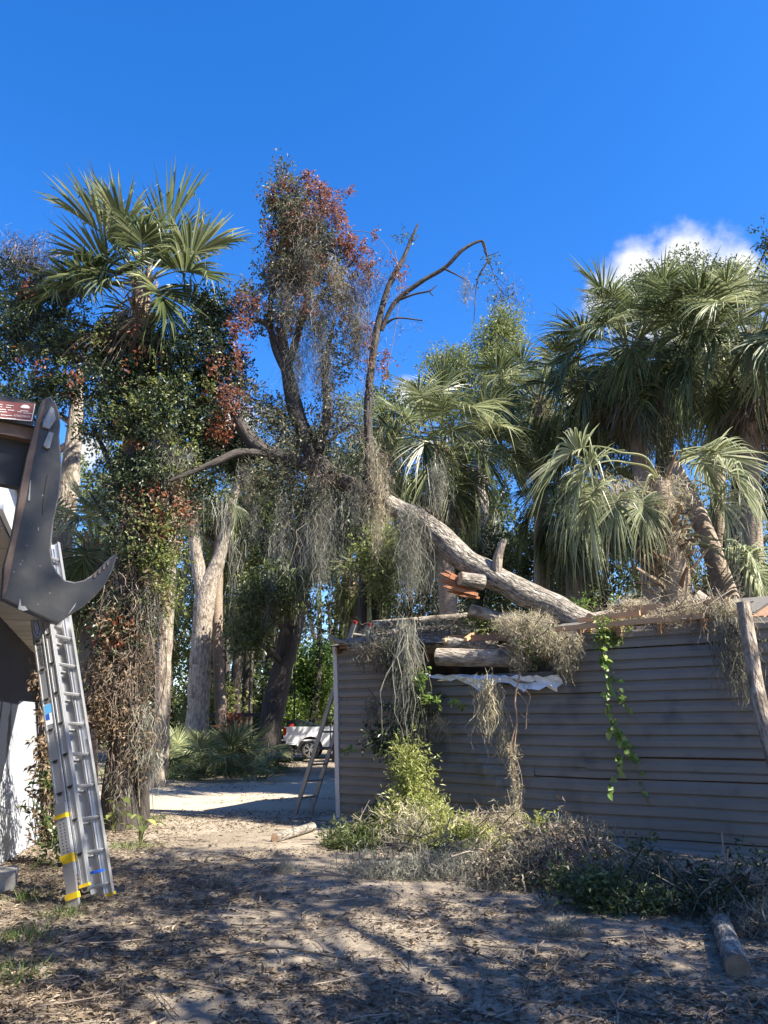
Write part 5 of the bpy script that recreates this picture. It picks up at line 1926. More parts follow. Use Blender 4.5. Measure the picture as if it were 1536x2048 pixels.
# knotty stub, split shard and its sawn face
mb = MB()
ep = spline(pth((997, 1168, 12.15), (994, 1130, 12.1), (1000, 1100, 12.05), (1010, 1078, 12.0)), 8)
mb.tube(ep, spline_r((.085, .075, .065, .05), len(ep)), 10, 107, .15)
mb.build('stub', 'pale_bark', fo, smooth=True)
mb = MB()
for x0, y0, x1, y1, w_, dY in ((955, 1176, 880, 1146, .12, 0), (950, 1186, 878, 1158, .10, .05), (955, 1190, 886, 1172, .09, -.04), (945, 1192, 893, 1182, .06, .06), (940, 1170, 890, 1140, .06, .08), (958, 1196, 915, 1190, .06, 0)):
    a_, b_ = at(x0, y0, 12.15 + dY), at(x1, y1, 12.05 + dY)
    d_ = b_ - a_
    mb.bar(a_, a_ + d_ * .75, w_ * .8, w_ * .55)
    mb.tube([a_ + d_ * .6, a_ + d_ * .9, b_], [w_ * .42, w_ * .26, .004], 5, 3)
mb.build('split_wood', 'raw_heartwood', fo)
mb = MB()
c_, e_ = at(920, 1157, 12.0), at(965, 1165, 12.15)
mb.tube([c_, e_], [.11, .13], 16, 0, cap=False)
mb.build('sawn_stub', 'bark', fo, smooth=True)
mb = MB()
dd = (c_ - e_).normalized()
mb.tube([c_ - dd * .01, c_ + dd * .006], .105, 16)
mb.build('cut_face', 'cut_wood', fo)
# its foliage
r_ = np.random.default_rng(110)
cl = [pc(575, 410, 13.1, 45, 55, 150), pc(600, 470, 13.1, 70, 75, 300), pc(585, 545, 13.1, 65, 60, 260), pc(650, 520, 12.9, 60, 70, 170), pc(565, 345, 13.1, 14, 25, 24), pc(560, 640, 13, 50, 45, 150), pc(680, 590, 12.9, 50, 50, 90),
      pc(500, 590, 12.8, 40, 30, 70), pc(590, 700, 13.0, 40, 50, 90), pc(650, 760, 12.9, 45, 60, 80), pc(560, 820, 13.1, 50, 60, 150), pc(500, 800, 13, 50, 50, 130), pc(540, 960, 12.9, 60, 50, 150), pc(620, 1000, 12.8, 60, 50, 120),
      pc(480, 950, 12.7, 50, 40, 90), pc(690, 700, 12.8, 30, 70, 46), pc(590, 870, 13.1, 50, 40, 60), pc(690, 935, 12.5, 40, 30, 24), pc(640, 860, 12.6, 50, 60, 50), pc(600, 760, 12.7, 40, 60, 80), pc(620, 680, 12.7, 60, 50, 110), pc(520, 700, 12.8, 30, 50, 60), pc(620, 720, 12.6, 60, 70, 110), pc(570, 800, 12.7, 60, 60, 110), pc(660, 820, 12.6, 50, 60, 80), pc(610, 900, 12.9, 60, 40, 70)]
mb = MB()
P_ = clump_points(r_, cl, Noise(111, 2), -.45)
P_ = np.concatenate([P_, (P_ + r_.normal(size=P_.shape) * .15)[:len(P_) // 3]])
twigs_leaves(mb, P_, r_, 10, .28, .075, .034, tone=Noise(112, 2)(P_) * .2)
mb.build('crown', 'vine_leaf', fo)
mb = MB()
P_ = clump_points(r_, [pc(808, 478, 12.7, 14, 14, 10), pc(975, 540, 12.3, 30, 30, 14), pc(1010, 595, 12.2, 24, 22, 10), pc(985, 515, 12.3, 20, 16, 6)], None)
twigs_leaves(mb, P_, r_, 8, .18, .06, .026)
mb.build('last_leaves', 'oak_leaf', fo)
mb = MB()
tangle(mb, [pc(620, 480, 12.8, 80, 110, 700), pc(570, 560, 12.8, 60, 70, 300), pc(620, 640, 12.7, 80, 70, 400), pc(700, 590, 12.7, 55, 70, 520), pc(745, 560, 12.7, 30, 60, 160), pc(730, 700, 12.7, 40, 120, 190), pc(560, 640, 12.9, 50, 60, 140), pc(500, 620, 12.8, 40, 40, 140), pc(640, 740, 12.8, 60, 80, 160),
            pc(800, 620, 12.7, 50, 120, 60), pc(700, 860, 12.6, 70, 60, 140), pc(760, 930, 12.6, 40, 60, 160), pc(640, 960, 12.6, 50, 40, 180), pc(1010, 590, 12.2, 40, 40, 60), pc(850, 1040, 12.4, 40, 30, 90)], .55, r_, .0075, 6, .25)
mb.build('bare_twigs', 'twig_mat', fo)

# red creeper over the top of it
rc = tag(thing('red_creeper', tuple(at(640, 400, 12.8)), 'rust-red creeper draped over the crown of the leaning oak limb', 'creeper'), 'rust-red creeper draped over the crown of the leaning oak limb', 'creeper')
mb = MB()
cl = [pc(612, 352, 12.8, 16, 12, 26), pc(630, 375, 12.8, 26, 26, 70), pc(655, 400, 12.8, 26, 30, 84), pc(672, 435, 12.8, 24, 34, 84), pc(690, 475, 12.7, 26, 34, 84), pc(715, 505, 12.7, 30, 30, 70), pc(730, 540, 12.7, 24, 30, 40),
      pc(545, 395, 12.9, 20, 26, 30), pc(535, 450, 12.9, 14, 30, 20), pc(560, 480, 12.8, 30, 40, 40), pc(640, 540, 12.7, 50, 50, 60), pc(610, 440, 12.7, 50, 50, 70), pc(700, 378, 12.8, 12, 12, 8), pc(570, 375, 12.9, 26, 16, 24),
      pc(600, 620, 12.7, 50, 40, 36), pc(490, 600, 12.6, 40, 30, 50), pc(480, 650, 12.6, 26, 30, 40), pc(690, 640, 12.7, 40, 30, 30), pc(735, 700, 12.7, 14, 70, 30), pc(770, 720, 12.7, 10, 60, 20), pc(800, 560, 12.6, 10, 50, 16),
      pc(785, 530, 12.6, 14, 20, 8), pc(745, 470, 12.7, 8, 20, 6), pc(480, 720, 12.7, 18, 50, 40), pc(460, 800, 12.6, 26, 40, 60)]
P_ = clump_points(r_, cl, None)
P_ = P_[r_.uniform(0, 1, len(P_)) < .85]
twigs_leaves(mb, P_, r_, 8, .18, .062, .034, droop=.9)
mb.build('leaves', 'red_leaf', rc)
mb = MB()
for pp in (pth((560, 660, 12.9), (600, 500, 12.8), (640, 390, 12.8), (612, 350, 12.8)), pth((700, 480, 12.7), (735, 560, 12.6), (735, 700, 12.6), (750, 820, 12.6)), pth((790, 500, 12.6), (800, 570, 12.6), (790, 660, 12.6), (770, 760, 12.6)),
           pth((660, 400, 12.8), (690, 385, 12.8), (710, 368, 12.8)), pth((690, 460, 12.7), (750, 470, 12.7), (790, 520, 12.6), (805, 560, 12.6))):
    ep = spline(pp, 8)
    mb.tube(ep, .006, 5, cap=False, rnd=.5)
mb.build('stem', 'twig_mat', rc)

# ------------------------------------------------------------------ spanish moss
SM = 'spanish moss hanging from the fallen oak'
MOSS = [  # pixel line, Y, strands, length px, label
    ([(600, 480), (640, 520)], 12.6, 160, 130, 'pale moss tuft inside the crown of the leaning oak limb', 'moss_strand'),
    ([(660, 520), (690, 560)], 12.6, 130, 120, 'moss tuft under the red creeper', 'dry_moss'),
    ([(560, 560), (590, 590)], 12.7, 120, 140, 'moss tuft low on the left of the leaning oak crown', 'moss_strand'),
    ([(690, 590), (730, 640)], 12.6, 150, 140, 'moss beard hanging beside the upper part of the bare snag', 'moss_strand'),
    ([(690, 640), (740, 650)], 12.6, 130, 110, 'dark moss tuft swinging just left of the bare snag', 'dark_moss'),
    ([(620, 600), (660, 640)], 12.7, 200, 230, 'long moss beard hanging from the middle of the leaning oak limb', 'moss_strand'),
    ([(580, 690), (610, 700)], 12.8, 150, 170, 'moss beard on the main fork of the leaning oak limb', 'moss_strand'),
    ([(640, 700), (665, 720)], 12.7, 120, 190, 'narrow moss strand left of the snag foot', 'moss_strand'),
    ([(560, 1000), (575, 1010)], 12.7, 120, 190, 'moss curtain under the left end of the fallen trunk', 'moss_strand'),
    ([(632, 960), (650, 985)], 12.7, 300, 310, 'longest moss column hanging from the middle of the fallen trunk', 'moss_strand'),
    ([(700, 970), (730, 985)], 12.6, 110, 110, 'short moss fringe below the foot of the snag', 'moss_strand'),
    ([(740, 880), (770, 1000)], 12.5, 240, 190, 'moss clump wrapped round the foot of the snag', 'dry_moss'),
    ([(808, 1030), (830, 1040)], 12.3, 300, 270, 'moss column hanging from the fallen trunk down to the roof', 'moss_strand'),
    ([(850, 1060), (875, 1075)], 12.6, 160, 170, 'moss beard under the fallen trunk above the split wood', 'moss_strand'),
    ([(870, 940), (885, 945)], 12.4, 160, 110, 'moss tuft in front of the short bright palm', 'moss_strand'),
    ([(575, 890), (590, 900)], 12.8, 90, 100, 'moss fringe where the limb leaves the fallen trunk', 'dark_moss'),
    ([(925, 548), (940, 565)], 12.3, 36, 75, 'wispy moss on the drooping tip of the snag', 'moss_strand'),
    ([(488, 930), (500, 940)], 12.7, 80, 110, 'moss fringe under the far left tip of the fallen trunk', 'dark_moss'),
    ([(508, 1010), (514, 1010)], 12.9, 70, 130, 'pale moss streamers in front of the forked trunk', 'moss_strand'),
]
for ln2, Y, n_, lpx, lab, mt in MOSS:
    mb = MB()
    hang_moss(mb, [at(x, y, Y) for x, y in ln2], int(n_ * .85), lpx * .75 * Y / 1560, (.045, .05, .16), r_, .0065, 13, .05)
    tangle(mb, [(tuple(at(ln2[0][0] * .5 + ln2[1][0] * .5, ln2[1][1] + lpx * f, Y)), (.10, .10, lpx * .16 * Y / 1560), int(n_ * .5)) for f in (.05, .25, .45)], .3, r_, .008, 6, .6)
    tag(mb.build('spanish_moss', mt), lab, 'moss', SM)

# ------------------------------------------------------------------ logs and brush on the roof
def log(name, p0, p1, r0, r1, label, seed, bark='bark', faces=(1, 1), group=None, bend=0.0, rough=.05, face='cut_wood'):
    p0, p1 = Vector(p0), Vector(p1)
    t = thing(name, tuple((p0 + p1) / 2), label, 'log' if name == 'log' else 'branch', group)
    mid = (p0 + p1) / 2 + Vector((0, 0, bend))
    pts = spline([p0, mid, p1], 9)
    mb = MB()
    mb.tube(pts, np.linspace(r0, r1, len(pts)), 18, seed, rough, cap=True)
    mb.build('bark', bark, t, smooth=True)
    for e, pe, pq, rr_ in ((faces[0], p0, pts[1], r0), (faces[1], p1, pts[-2], r1)):
        if e:
            d = (Vector(pe) - Vector(pq)).normalized()
            mb = MB()
            mb.tube([Vector(pe) - d * .01, Vector(pe) + d * .006], rr_ * .93, 18)
            mb.build('cut_face', face, t)
    return t


LG = 'sawn logs from the fallen oak'
log('log', at(874, 1314, 12.25), at(1050, 1318, 11.75), .135, .145, 'thick sawn log lying in the broken eave above the torn flashing', 201, 'pale_bark', group=LG)
log('log', at(1180, 1240, 11.3), at(1262, 1226, 11.6), .10, .10, 'short sawn log stub on the roof at the foot of the fallen trunk', 202, 'pale_bark', group=LG)
log('log', at(1388, 1196, 10.9), at(1440, 1230, 10.8), .13, .12, 'sawn log end on the roof near the right-hand palm fronds', 203, 'pale_bark', group=LG)
log('log', G(550, 1684) + Vector((0, 0, .05)), G(625, 1662) + Vector((0, 0, .06)), .06, .06, 'small mossy log with orange cut face on the ground left of the shed', 204, 'bark', group=LG)
log('log', G(1478, 1960) + Vector((0, 0, .07)), G(1445, 1868) + Vector((0, 0, .07)), .082, .075, 'grey log lying on the ground at the lower right', 205, 'bark', group=LG, face='old_cut')
log('branch', at(942, 1220, 12.4), at(1060, 1252, 12.0), .10, .09, 'pale barkless branch lying under the fallen trunk on the roof', 206, 'pale_bark', group=LG)
log('branch', at(745, 1250, 13.4), at(935, 1236, 12.9), .075, .09, 'long thin branch lying along the top of the shed roof', 207, 'pale_bark', (0, 0), group=LG)
log('branch', at(700, 1290, 13.3), at(1000, 1290, 12.1), .12, .10, 'mossy grey limb lying along the left eave of the shed', 208, 'bark', (0, 0), group=LG, bend=.03)
tb_ = thing('branch', tuple(at(680, 1285, 13.4)), 'curled pale branch end sticking out past the shed corner', 'branch', LG)
mb = MB()
ep = spline(pth((660, 1272, 13.5), (672, 1282, 13.45), (700, 1284, 13.4), (780, 1275, 13.2), (900, 1268, 12.8)), 8)
mb.tube(ep, spline_r((.05, .055, .06, .07, .05), len(ep)), 12, 209, .1)
mb.build('bark', 'pale_bark', tb_, smooth=True)
# pale limb leaning on the right end of the shed
q0, q1 = at(1486, 1205, 9.3), at(1620, 1800, 8.9)
q1.z = 0.0
lt_ = thing('leaning_limb', tuple(q1), 'pale smooth limb leaning against the right end of the shed', 'limb')
mb = MB()
ep = spline([q0, at(1506, 1330, 9.25), at(1530, 1450, 9.15), q1], 10)
mb.tube(ep, spline_r((.075, .085, .09, .10), len(ep)), 14, 210, .05)
mb.build('bark', 'pale_bark', lt_, smooth=True)

RB = 'brush and moss on the shed roof'


def heap(name, label, cl_moss, cl_leaf, cl_twig, mats=('dry_moss', 'lime_leaf', 'twig_mat'), group=None, seed=1, L=.07, W=.028, w=.010, ml=.45, base=None, per=9):
    r2 = np.random.default_rng(seed)
    c_ = (cl_moss or cl_leaf or cl_twig)[0][0]
    t = thing(name, tuple(base or c_), label, 'brush', group)
    if cl_moss:
        mb = MB()
        tangle(mb, cl_moss, ml, r2, w, 7, .25)
        mb.build('moss', mats[0], t)
    if cl_leaf:
        mb = MB()
        P_ = clump_points(r2, cl_leaf, None)
        P_[:, 2] = np.maximum(P_[:, 2], .02)
        twigs_leaves(mb, P_, r2, per, .22, L, W, tone=Noise(seed, 3)(P_) * .2)
        mb.build('leaves', mats[1], t)
    if cl_twig:
        mb = MB()
        for c2, rr_, n_ in cl_twig:
            for q in range(n_):
                p = np.array(c2) + ball(r2, 1, 0)[0] * np.array(rr_)
                d = unit(r2.normal(size=3) * np.array((1, .8, .7)))
                L_ = r2.uniform(.25, .9)
                ep = spline([p - d * L_ * .5, p + r2.normal(size=3) * .05, p + d * L_ * .5 + r2.normal(size=3) * .06], 4)
                ep[:, 2] = np.maximum(ep[:, 2], .01)
                mb.tube(ep, np.linspace(r2.uniform(.004, .012), .002, len(ep)), 5, cap=False, rnd=r2.uniform(0, 1))
        mb.build('twigs', mats[2], t)
    return t


heap('brush', 'large tangle of tan moss hanging over the eave beside the thick sawn log', [pc(1060, 1255, 11.6, 60, 34, 1300), pc(1105, 1285, 11.3, 50, 34, 1200), pc(1040, 1300, 11.5, 26, 50, 700), pc(1130, 1315, 11.1, 22, 40, 500), pc(1020, 1245, 11.7, 40, 20, 400)],
     [pc(1070, 1290, 11.4, 50, 40, 70)], [pc(1070, 1280, 11.4, 60, 50, 50)], ('dry_moss', 'oak_leaf', 'twig_mat'), RB, 301, ml=.3, w=.007)
heap('brush', 'dark clump of moss and twigs hanging from the left eave of the shed', [pc(760, 1300, 12.9, 60, 30, 420), pc(790, 1320, 12.7, 35, 40, 400)], [pc(790, 1310, 12.7, 30, 40, 60)], [pc(770, 1300, 12.8, 70, 40, 40)],
     ('dark_moss', 'dark_leaf', 'twig_mat'), RB, 302)
heap('brush', 'leaf and needle debris strewn over the left slope of the roof', [pc(800, 1262, 13.2, 90, 14, 420), pc(900, 1250, 12.9, 60, 14, 260)], [pc(960, 1245, 12.6, 40, 14, 80), pc(1000, 1262, 12.3, 30, 12, 60)], [pc(860, 1258, 13.0, 120, 14, 60)],
     ('dry_moss', 'lime_leaf', 'twig_mat'), RB, 303)
heap('brush', 'pile of pale moss on the roof right of the log stub', [pc(1270, 1222, 11.2, 55, 26, 620), pc(1240, 1240, 11.0, 30, 18, 200)], [pc(1215, 1262, 10.8, 20, 22, 60)], [pc(1270, 1225, 11.1, 60, 30, 40)], ('dry_moss', 'bright_leaf', 'twig_mat'), RB, 304, ml=.35)
heap('brush', 'moss and twigs piled on the roof at the right end of the shed', [pc(1390, 1225, 10.4, 70, 26, 620), pc(1460, 1225, 9.9, 40, 30, 420), pc(1330, 1240, 10.5, 40, 16, 220)], None, [pc(1390, 1230, 10.3, 90, 36, 60)], ('dry_moss', 'oak_leaf', 'twig_mat'), RB, 305, ml=.35)
heap('brush', 'green sprig growing up behind the foot of the fallen trunk', None, [pc(1160, 1218, 12.2, 20, 22, 30)], [pc(1160, 1225, 12.2, 14, 20, 6)], ('dry_moss', 'bright_leaf', 'twig_mat'), RB, 306)
# hanging pieces in front of the wall
HV = 'vines and moss hanging from the shed eave'


def hang_thing(name, ln2, Y, n_, lpx, lab, mt='moss_strand', spread=(.05, .05, .06), w=.008):
    mb = MB()
    hang_moss(mb, [at(x, y, Y) for x, y in ln2], n_, lpx * Y / 1560, spread, r_, w, 9, .04)
    return tag(mb.build(name, mt), lab, 'moss', HV)


hang_thing('moss_strand', [(972, 1365), (988, 1380)], 11.5, 220, 110, 'pale moss strand hanging left of the dead vine stem', 'dry_moss', (.05, .05, .10))
hang_thing('moss_strand', [(1005, 1458), (1010, 1462)], 11.45, 90, 60, 'small moss tuft below the pale moss strand, beside the dead vine stem', 'dry_moss', (.03, .03, .03))
hang_thing('moss_strand', [(1150, 1270), (1160, 1275)], 10.9, 70, 55, 'short moss tuft on the eave between the tan tangle and the leafy vine', 'dry_moss', (.03, .03, .03))
hang_thing('moss_strand', [(1440, 1260), (1480, 1240)], 9.5, 220, 150, 'dark moss beard hanging at the right end of the eave', 'dark_moss', (.09, .05, .06))
hang_thing('moss_strand', [(1468, 1310), (1474, 1310)], 9.5, 80, 110, 'thin grey moss strand in front of the right end of the siding', 'dark_moss', (.03, .03, .05))
hang_thing('moss_strand', [(738, 1400), (750, 1405)], 12.8, 90, 80, 'grey moss wisp in front of the left siding', 'dark_moss', (.03, .03, .05))
hang_thing('moss_strand', [(870, 1430), (900, 1440)], 12.2, 36, 50, 'few thin moss wisps under the left end of the flashing', 'dry_moss', (.03, .03, .03))
hang_thing('moss_strand', [(812, 1240), (822, 1280)], 12.2, 260, 250, 'long moss rope hanging down the wall in front of the dark leaf clump', 'moss_strand', (.04, .05, .08))
# dead vine stem
dv = thing('dead_vine', tuple(at(1038, 1350, 11.3)), 'leafless brown vine stem hanging to the ground right of the pale moss strand', 'vine', HV)
mb = MB()
for pp, r0 in ((pth((1040, 1345, 11.3), (1030, 1400, 11.3), (1034, 1440, 11.3), (1028, 1500, 11.3), (1026, 1560, 11.3), (1042, 1615, 11.3)), .014), (pth((1034, 1440, 11.3), (1022, 1500, 11.25), (1032, 1570, 11.25), (1036, 1620, 11.25)), .007),
               (pth((1036, 1385, 11.3), (1052, 1405, 11.25), (1056, 1430, 11.25)), .006), (pth((1034, 1420, 11.3), (1046, 1432, 11.25), (1058, 1440, 11.25)), .005), (pth((1040, 1375, 11.3), (1060, 1390, 11.2), (1054, 1420, 11.2), (1052, 1458, 11.2)), .005),
               (pth((1046, 1370, 11.3), (1062, 1400, 11.2)), .004), (pth((1028, 1500, 11.3), (1044, 1560, 11.2), (1040, 1620, 11.2)), .004)):
    ep = spline(pp, 7)
    mb.tube(ep, spline_r((r0, r0 * .6), len(ep)), 6, cap=False, rnd=r_.uniform(.4, .9))
mb.build('stem', 'palm_boot', dv)
mb = MB()
tangle(mb, [pc(1024, 1520, 11.3, 9, 40, 160), pc(1030, 1580, 11.3, 10, 40, 200), pc(1030, 1500, 11.3, 12, 12, 60)], .18, r_, .008, 6, .4)
mb.build('moss', 'dry_moss', dv)
# leafy vine: leaves as parts
lv_ = thing('leafy_vine', tuple(at(1215, 1280, 10.7)), 'green heart-leaved vine dangling down the right half of the siding', 'vine', HV)
stems = [pth((1212, 1278, 10.7), (1206, 1320, 10.7), (1214, 1370, 10.68), (1216, 1420, 10.66), (1240, 1470, 10.65), (1262, 1500, 10.65), (1276, 1545, 10.65), (1300, 1615, 10.65)),
         pth((1208, 1300, 10.7), (1228, 1350, 10.66), (1240, 1390, 10.64), (1262, 1424, 10.62)), pth((1225, 1440, 10.66), (1216, 1480, 10.65), (1240, 1530, 10.65), (1226, 1560, 10.65), (1220, 1590, 10.65)), pth((1216, 1430, 10.66), (1244, 1490, 10.62), (1270, 1508, 10.6))]
mb = MB()
lps = []
for pp in stems:
    ep = spline(pp, 10)
    mb.tube(ep, .004, 5, cap=False, rnd=.3)
    lps.append(ep)
mb.build('stem', 'petiole', lv_)


def heart_leaf(parent, p, d, L_, mat, rnd):
    d = Vector(d).normalized()
    s_ = d.cross(Vector((.3, -1, .2))).normalized()
    u_ = s_.cross(d)
    out2 = [(.06, 0), (-.06, .22), (.08, .40), (.38, .40), (.72, .22), (1, 0)]
    V = [Vector(p) + d * (x * L_) for x, y in out2] + [Vector(p) + d * (x * L_) + s_ * y * L_ + u_ * y * L_ * .25 for x, y in out2] + [Vector(p) + d * (x * L_) - s_ * y * L_ + u_ * y * L_ * .25 for x, y in out2]
    mb = MB()
    mb.add(V, [(z, z + 1, 7 + z, 6 + z) for z in range(5)] + [(z + 1, z, 12 + z, 13 + z) for z in range(5)], rnd)
    return mb.build('leaf', mat, parent)


rg = random.Random(44)
for ep, cnt in zip(lps, (40, 14, 16, 14)):
    for q in range(cnt):
        p = ep[int(rg.uniform(.05, 1) * (len(ep) - 1))]
        heart_leaf(lv_, p + np.array((rg.uniform(-.03, .03), rg.uniform(-.05, .02), rg.uniform(-.02, .02))), (rg.uniform(-.7, .7), rg.uniform(-.6, .3), rg.uniform(-1, -.1)), rg.uniform(.055, .115), 'bright_leaf', rg.uniform(.2, 1))
# dark leafy clump hanging in front of the left wall
cl_ = thing('hanging_clump', tuple(at(815, 1330, 12.4)), 'dark leafy branch with moss hanging down the left half of the siding', 'branch', HV)
mb = MB()
for pp in (pth((812, 1270, 12.4), (808, 1360, 12.4), (806, 1450, 12.4), (802, 1530, 12.4)), pth((737, 1378, 12.6), (770, 1420, 12.5), (805, 1445, 12.4)), pth((806, 1450, 12.4), (760, 1470, 12.5), (752, 1490, 12.5)), pth((812, 1380, 12.4), (850, 1390, 12.2), (870, 1400, 12.1))):
    ep = spline(pp, 7)
    mb.tube(ep, spline_r((.014, .004), len(ep)), 6, cap=False, rnd=.3)
mb.build('stem', 'twig_mat', cl_)
mb = MB()
P_ = clump_points(r_, [pc(812, 1350, 12.4, 30, 40, 70), pc(815, 1420, 12.4, 45, 40, 110), pc(790, 1480, 12.4, 50, 30, 100), pc(800, 1530, 12.4, 22, 30, 50), pc(840, 1400, 12.3, 30, 30, 40), pc(745, 1480, 12.5, 20, 20, 14)], None)
twigs_leaves(mb, P_, r_, 7, .18, .085, .042)
mb.build('leaves', 'dark_leaf', cl_)
mb = MB()
P_ = clump_points(r_, [pc(845, 1360, 12.1, 24, 24, 14), pc(855, 1402, 12.0, 20, 8, 6), pc(925, 1410, 11.9, 14, 12, 4), pc(688, 1498, 12.9, 5, 12, 3)], None)
twigs_leaves(mb, P_, r_, 5, .1, .11, .05)
mb.build('sun_tinted_leaves', 'bright_leaf', cl_)  # a few leaves in brighter colour, sunlight painted in

# ------------------------------------------------------------------ brush heaps on the ground
GB = 'brush heaps in front of the shed'


def gc(px, py, z, rx, ry, rz, n_):
    p = G(px, py)
    return ((p.x, p.y, z), (rx, ry, rz), n_)


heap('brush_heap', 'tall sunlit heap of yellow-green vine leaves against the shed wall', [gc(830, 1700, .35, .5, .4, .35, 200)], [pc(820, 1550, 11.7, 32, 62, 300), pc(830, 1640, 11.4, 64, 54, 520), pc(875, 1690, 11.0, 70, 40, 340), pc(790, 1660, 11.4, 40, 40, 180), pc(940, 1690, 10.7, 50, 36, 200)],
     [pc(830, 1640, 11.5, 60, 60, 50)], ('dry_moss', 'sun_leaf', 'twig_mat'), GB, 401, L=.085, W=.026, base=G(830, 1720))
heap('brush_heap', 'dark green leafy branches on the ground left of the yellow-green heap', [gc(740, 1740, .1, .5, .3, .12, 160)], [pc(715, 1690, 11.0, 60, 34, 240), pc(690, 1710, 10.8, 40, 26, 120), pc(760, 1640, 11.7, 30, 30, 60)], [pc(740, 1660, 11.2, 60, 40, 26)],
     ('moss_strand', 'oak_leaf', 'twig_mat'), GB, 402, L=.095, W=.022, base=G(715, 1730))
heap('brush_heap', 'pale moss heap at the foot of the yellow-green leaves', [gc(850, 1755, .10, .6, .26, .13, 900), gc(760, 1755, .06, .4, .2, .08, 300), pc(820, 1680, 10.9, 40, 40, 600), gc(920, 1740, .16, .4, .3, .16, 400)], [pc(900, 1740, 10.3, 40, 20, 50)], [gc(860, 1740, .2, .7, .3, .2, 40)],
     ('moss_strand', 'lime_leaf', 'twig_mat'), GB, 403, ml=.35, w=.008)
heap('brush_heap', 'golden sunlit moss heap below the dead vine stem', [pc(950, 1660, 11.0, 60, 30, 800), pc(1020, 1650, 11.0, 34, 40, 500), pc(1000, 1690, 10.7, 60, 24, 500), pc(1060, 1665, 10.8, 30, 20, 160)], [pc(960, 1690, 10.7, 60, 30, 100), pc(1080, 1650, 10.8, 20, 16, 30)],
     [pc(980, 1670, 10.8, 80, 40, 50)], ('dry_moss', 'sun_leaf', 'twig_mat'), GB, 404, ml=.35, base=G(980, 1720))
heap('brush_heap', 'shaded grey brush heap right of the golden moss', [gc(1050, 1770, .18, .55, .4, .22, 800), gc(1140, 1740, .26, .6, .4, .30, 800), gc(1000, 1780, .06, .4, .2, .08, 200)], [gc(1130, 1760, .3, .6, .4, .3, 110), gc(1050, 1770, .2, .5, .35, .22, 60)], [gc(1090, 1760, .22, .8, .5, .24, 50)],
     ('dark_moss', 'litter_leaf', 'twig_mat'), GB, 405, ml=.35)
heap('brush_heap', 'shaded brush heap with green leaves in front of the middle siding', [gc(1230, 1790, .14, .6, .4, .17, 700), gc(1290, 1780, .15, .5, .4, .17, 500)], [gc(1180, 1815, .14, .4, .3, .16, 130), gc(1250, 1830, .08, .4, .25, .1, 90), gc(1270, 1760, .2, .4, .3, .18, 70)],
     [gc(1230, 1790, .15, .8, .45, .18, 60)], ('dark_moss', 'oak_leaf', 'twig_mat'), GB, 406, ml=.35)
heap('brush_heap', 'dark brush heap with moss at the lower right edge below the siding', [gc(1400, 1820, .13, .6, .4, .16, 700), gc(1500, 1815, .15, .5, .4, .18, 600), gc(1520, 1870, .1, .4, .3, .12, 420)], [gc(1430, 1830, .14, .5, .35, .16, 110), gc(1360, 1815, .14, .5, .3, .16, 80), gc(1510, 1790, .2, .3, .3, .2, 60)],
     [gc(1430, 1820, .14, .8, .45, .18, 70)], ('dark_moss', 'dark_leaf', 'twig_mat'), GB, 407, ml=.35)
for k_, (px, py, lab) in enumerate(((440, 1775, 'small pale moss tuft on the ground right of the silver ladder'), (565, 1745, 'small grey-green moss tuft in the middle of the sandy track'), (1120, 1870, 'small moss tuft on the shaded ground near the grey log'))):
    p = G(px, py)
    mb = MB()
    tangle(mb, [((p.x, p.y, .05), (.2, .14, .05), 260)], .22, r_, .006, 6, .3)
    tag(mb.build('moss_tuft', 'moss_strand'), lab, 'moss', 'moss tufts on the ground')
for k_, (a_, b2, rr_, lab) in enumerate((((770, 1590, 11.8), (925, 1650, 11.2), .008, 'thin bare stick slanting over the sunlit heaps'), ((1000, 1700, 10.6), (1150, 1745, 9.8), .03, 'mossy branch lying across the shaded grey brush heap'), ((1290, 1868, 7.9), (1345, 1852, 8.1), .02, 'short stick on the ground before the dark brush'))):
    p0, p1 = at(*a_), at(*b2)
    mb = MB()
    ep = spline([p0, (p0 + p1) / 2 + Vector((0, 0, .03)), p1], 6)
    mb.tube(ep, spline_r((rr_, rr_ * .5), len(ep)), 7, 3 + k_, .1, rnd=.6)
    tag(mb.build('stick', 'twig_mat'), lab, 'stick', 'loose sticks')
mb = MB()
ep = spline([G(330, 1930) + Vector((0, 0, .02)), G(450, 1918) + Vector((0, 0, .03)), G(560, 1905) + Vector((0, 0, .03)), G(690, 1925) + Vector((0, 0, .02))], 8)
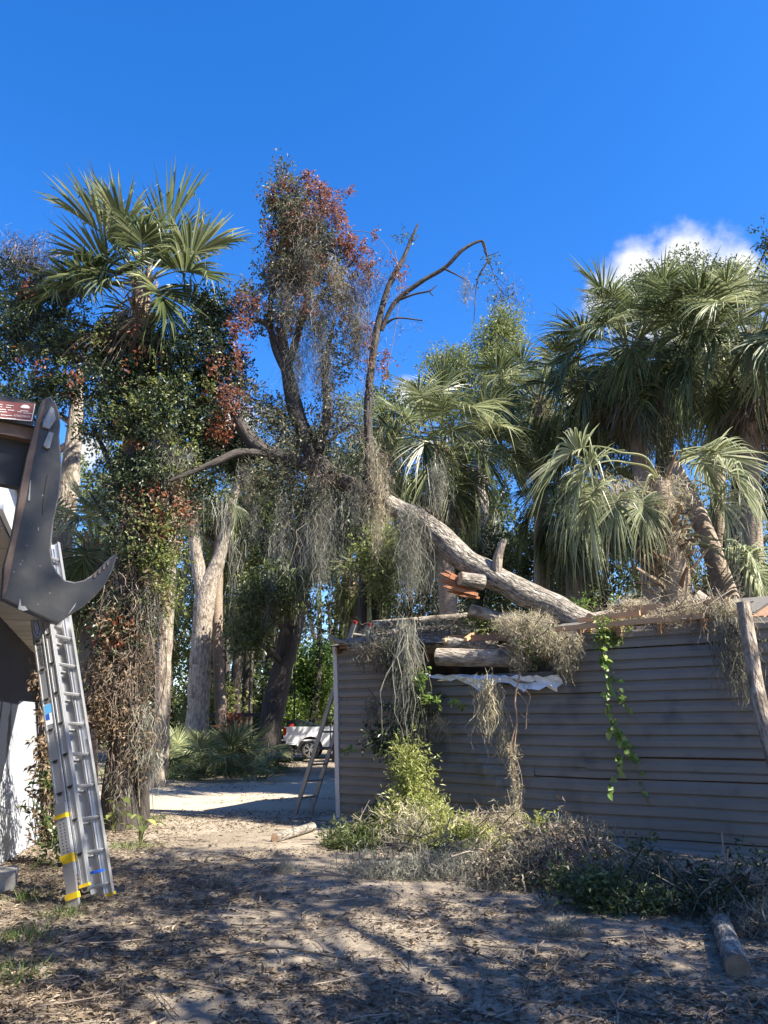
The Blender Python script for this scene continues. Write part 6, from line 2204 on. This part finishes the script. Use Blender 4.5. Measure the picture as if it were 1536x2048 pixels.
mb.tube(ep, spline_r((.004, .010, .006), len(ep)), 6, 9, .1, rnd=.3)
tag(mb.build('stick', 'twig_mat'), 'long dark stick lying on the leaves in the foreground', 'stick', 'loose sticks')

# ------------------------------------------------------------------ palmettos by the clearing
rg = random.Random(5)
PL = []
for k_, (px, py) in enumerate(((340, 1500), (365, 1525), (392, 1515), (415, 1530), (440, 1522), (465, 1532), (492, 1525), (508, 1540), (528, 1520), (380, 1490), (430, 1500), (505, 1505), (300, 1540))):
    b_ = G(px, py + 24)
    t = thing('palmetto', tuple(b_), 'x', 'palmetto', 'palmettos along the clearing')
    PL.append(t)
    for q in range(11):
        put_frond(t, Vector((rg.uniform(-.15, .15), rg.uniform(-.1, .1), -.2)), q * 2.4 + rg.uniform(-.3, .3), rg.choice(('up', 'high', 'mid', 'high')), rg.randrange(2), rg.uniform(.75, 1.05) * (.7 if px > 480 else 1), rg.random() < .5)
names = ['leftmost palmetto behind the pale straight trunk', 'palmetto just right of the pale straight trunk', 'palmetto in front of the forked trunk', 'palmetto right of the forked trunk foot', 'palmetto below the red-leaved plant on its left',
         'palmetto below the red-leaved plant', 'palmetto right of the red-leaved plant', 'palmetto in front of the dark trailer', 'rightmost palmetto beside the dark leaning oak', 'palmetto behind the others at the forked trunk',
         'palmetto behind the others left of the red-leaved plant', 'palmetto behind the others under the trailer roof', 'palmetto at the foot of the vine-covered tree']
for t, s_ in zip(PL, names):
    t['label'] = s_
b_ = ground_below(462, 25.5)
t = thing('red_plant', tuple(b_), 'shrub with dark red strap leaves above the palmettos', 'plant')
mb = MB()
mb.tube(spline([b_, at(462, 1470, 25.5)], 5), .05, 7)
mb.build('stem', 'dark_bark', t)
c_ = at(463, 1452, 25.5)
mb = MB()
r2 = np.random.default_rng(6)
n_ = 60
d = unit(r2.normal(size=(n_, 3)) + np.array((0, 0, .6)))
leaves(mb, np.repeat(np.array(c_)[None], n_, 0) + r2.normal(size=(n_, 3)) * .12, d, .55 * r2.uniform(.6, 1.1, n_), .10, r2)
mb.build('leaves', 'rust_leaf', t)
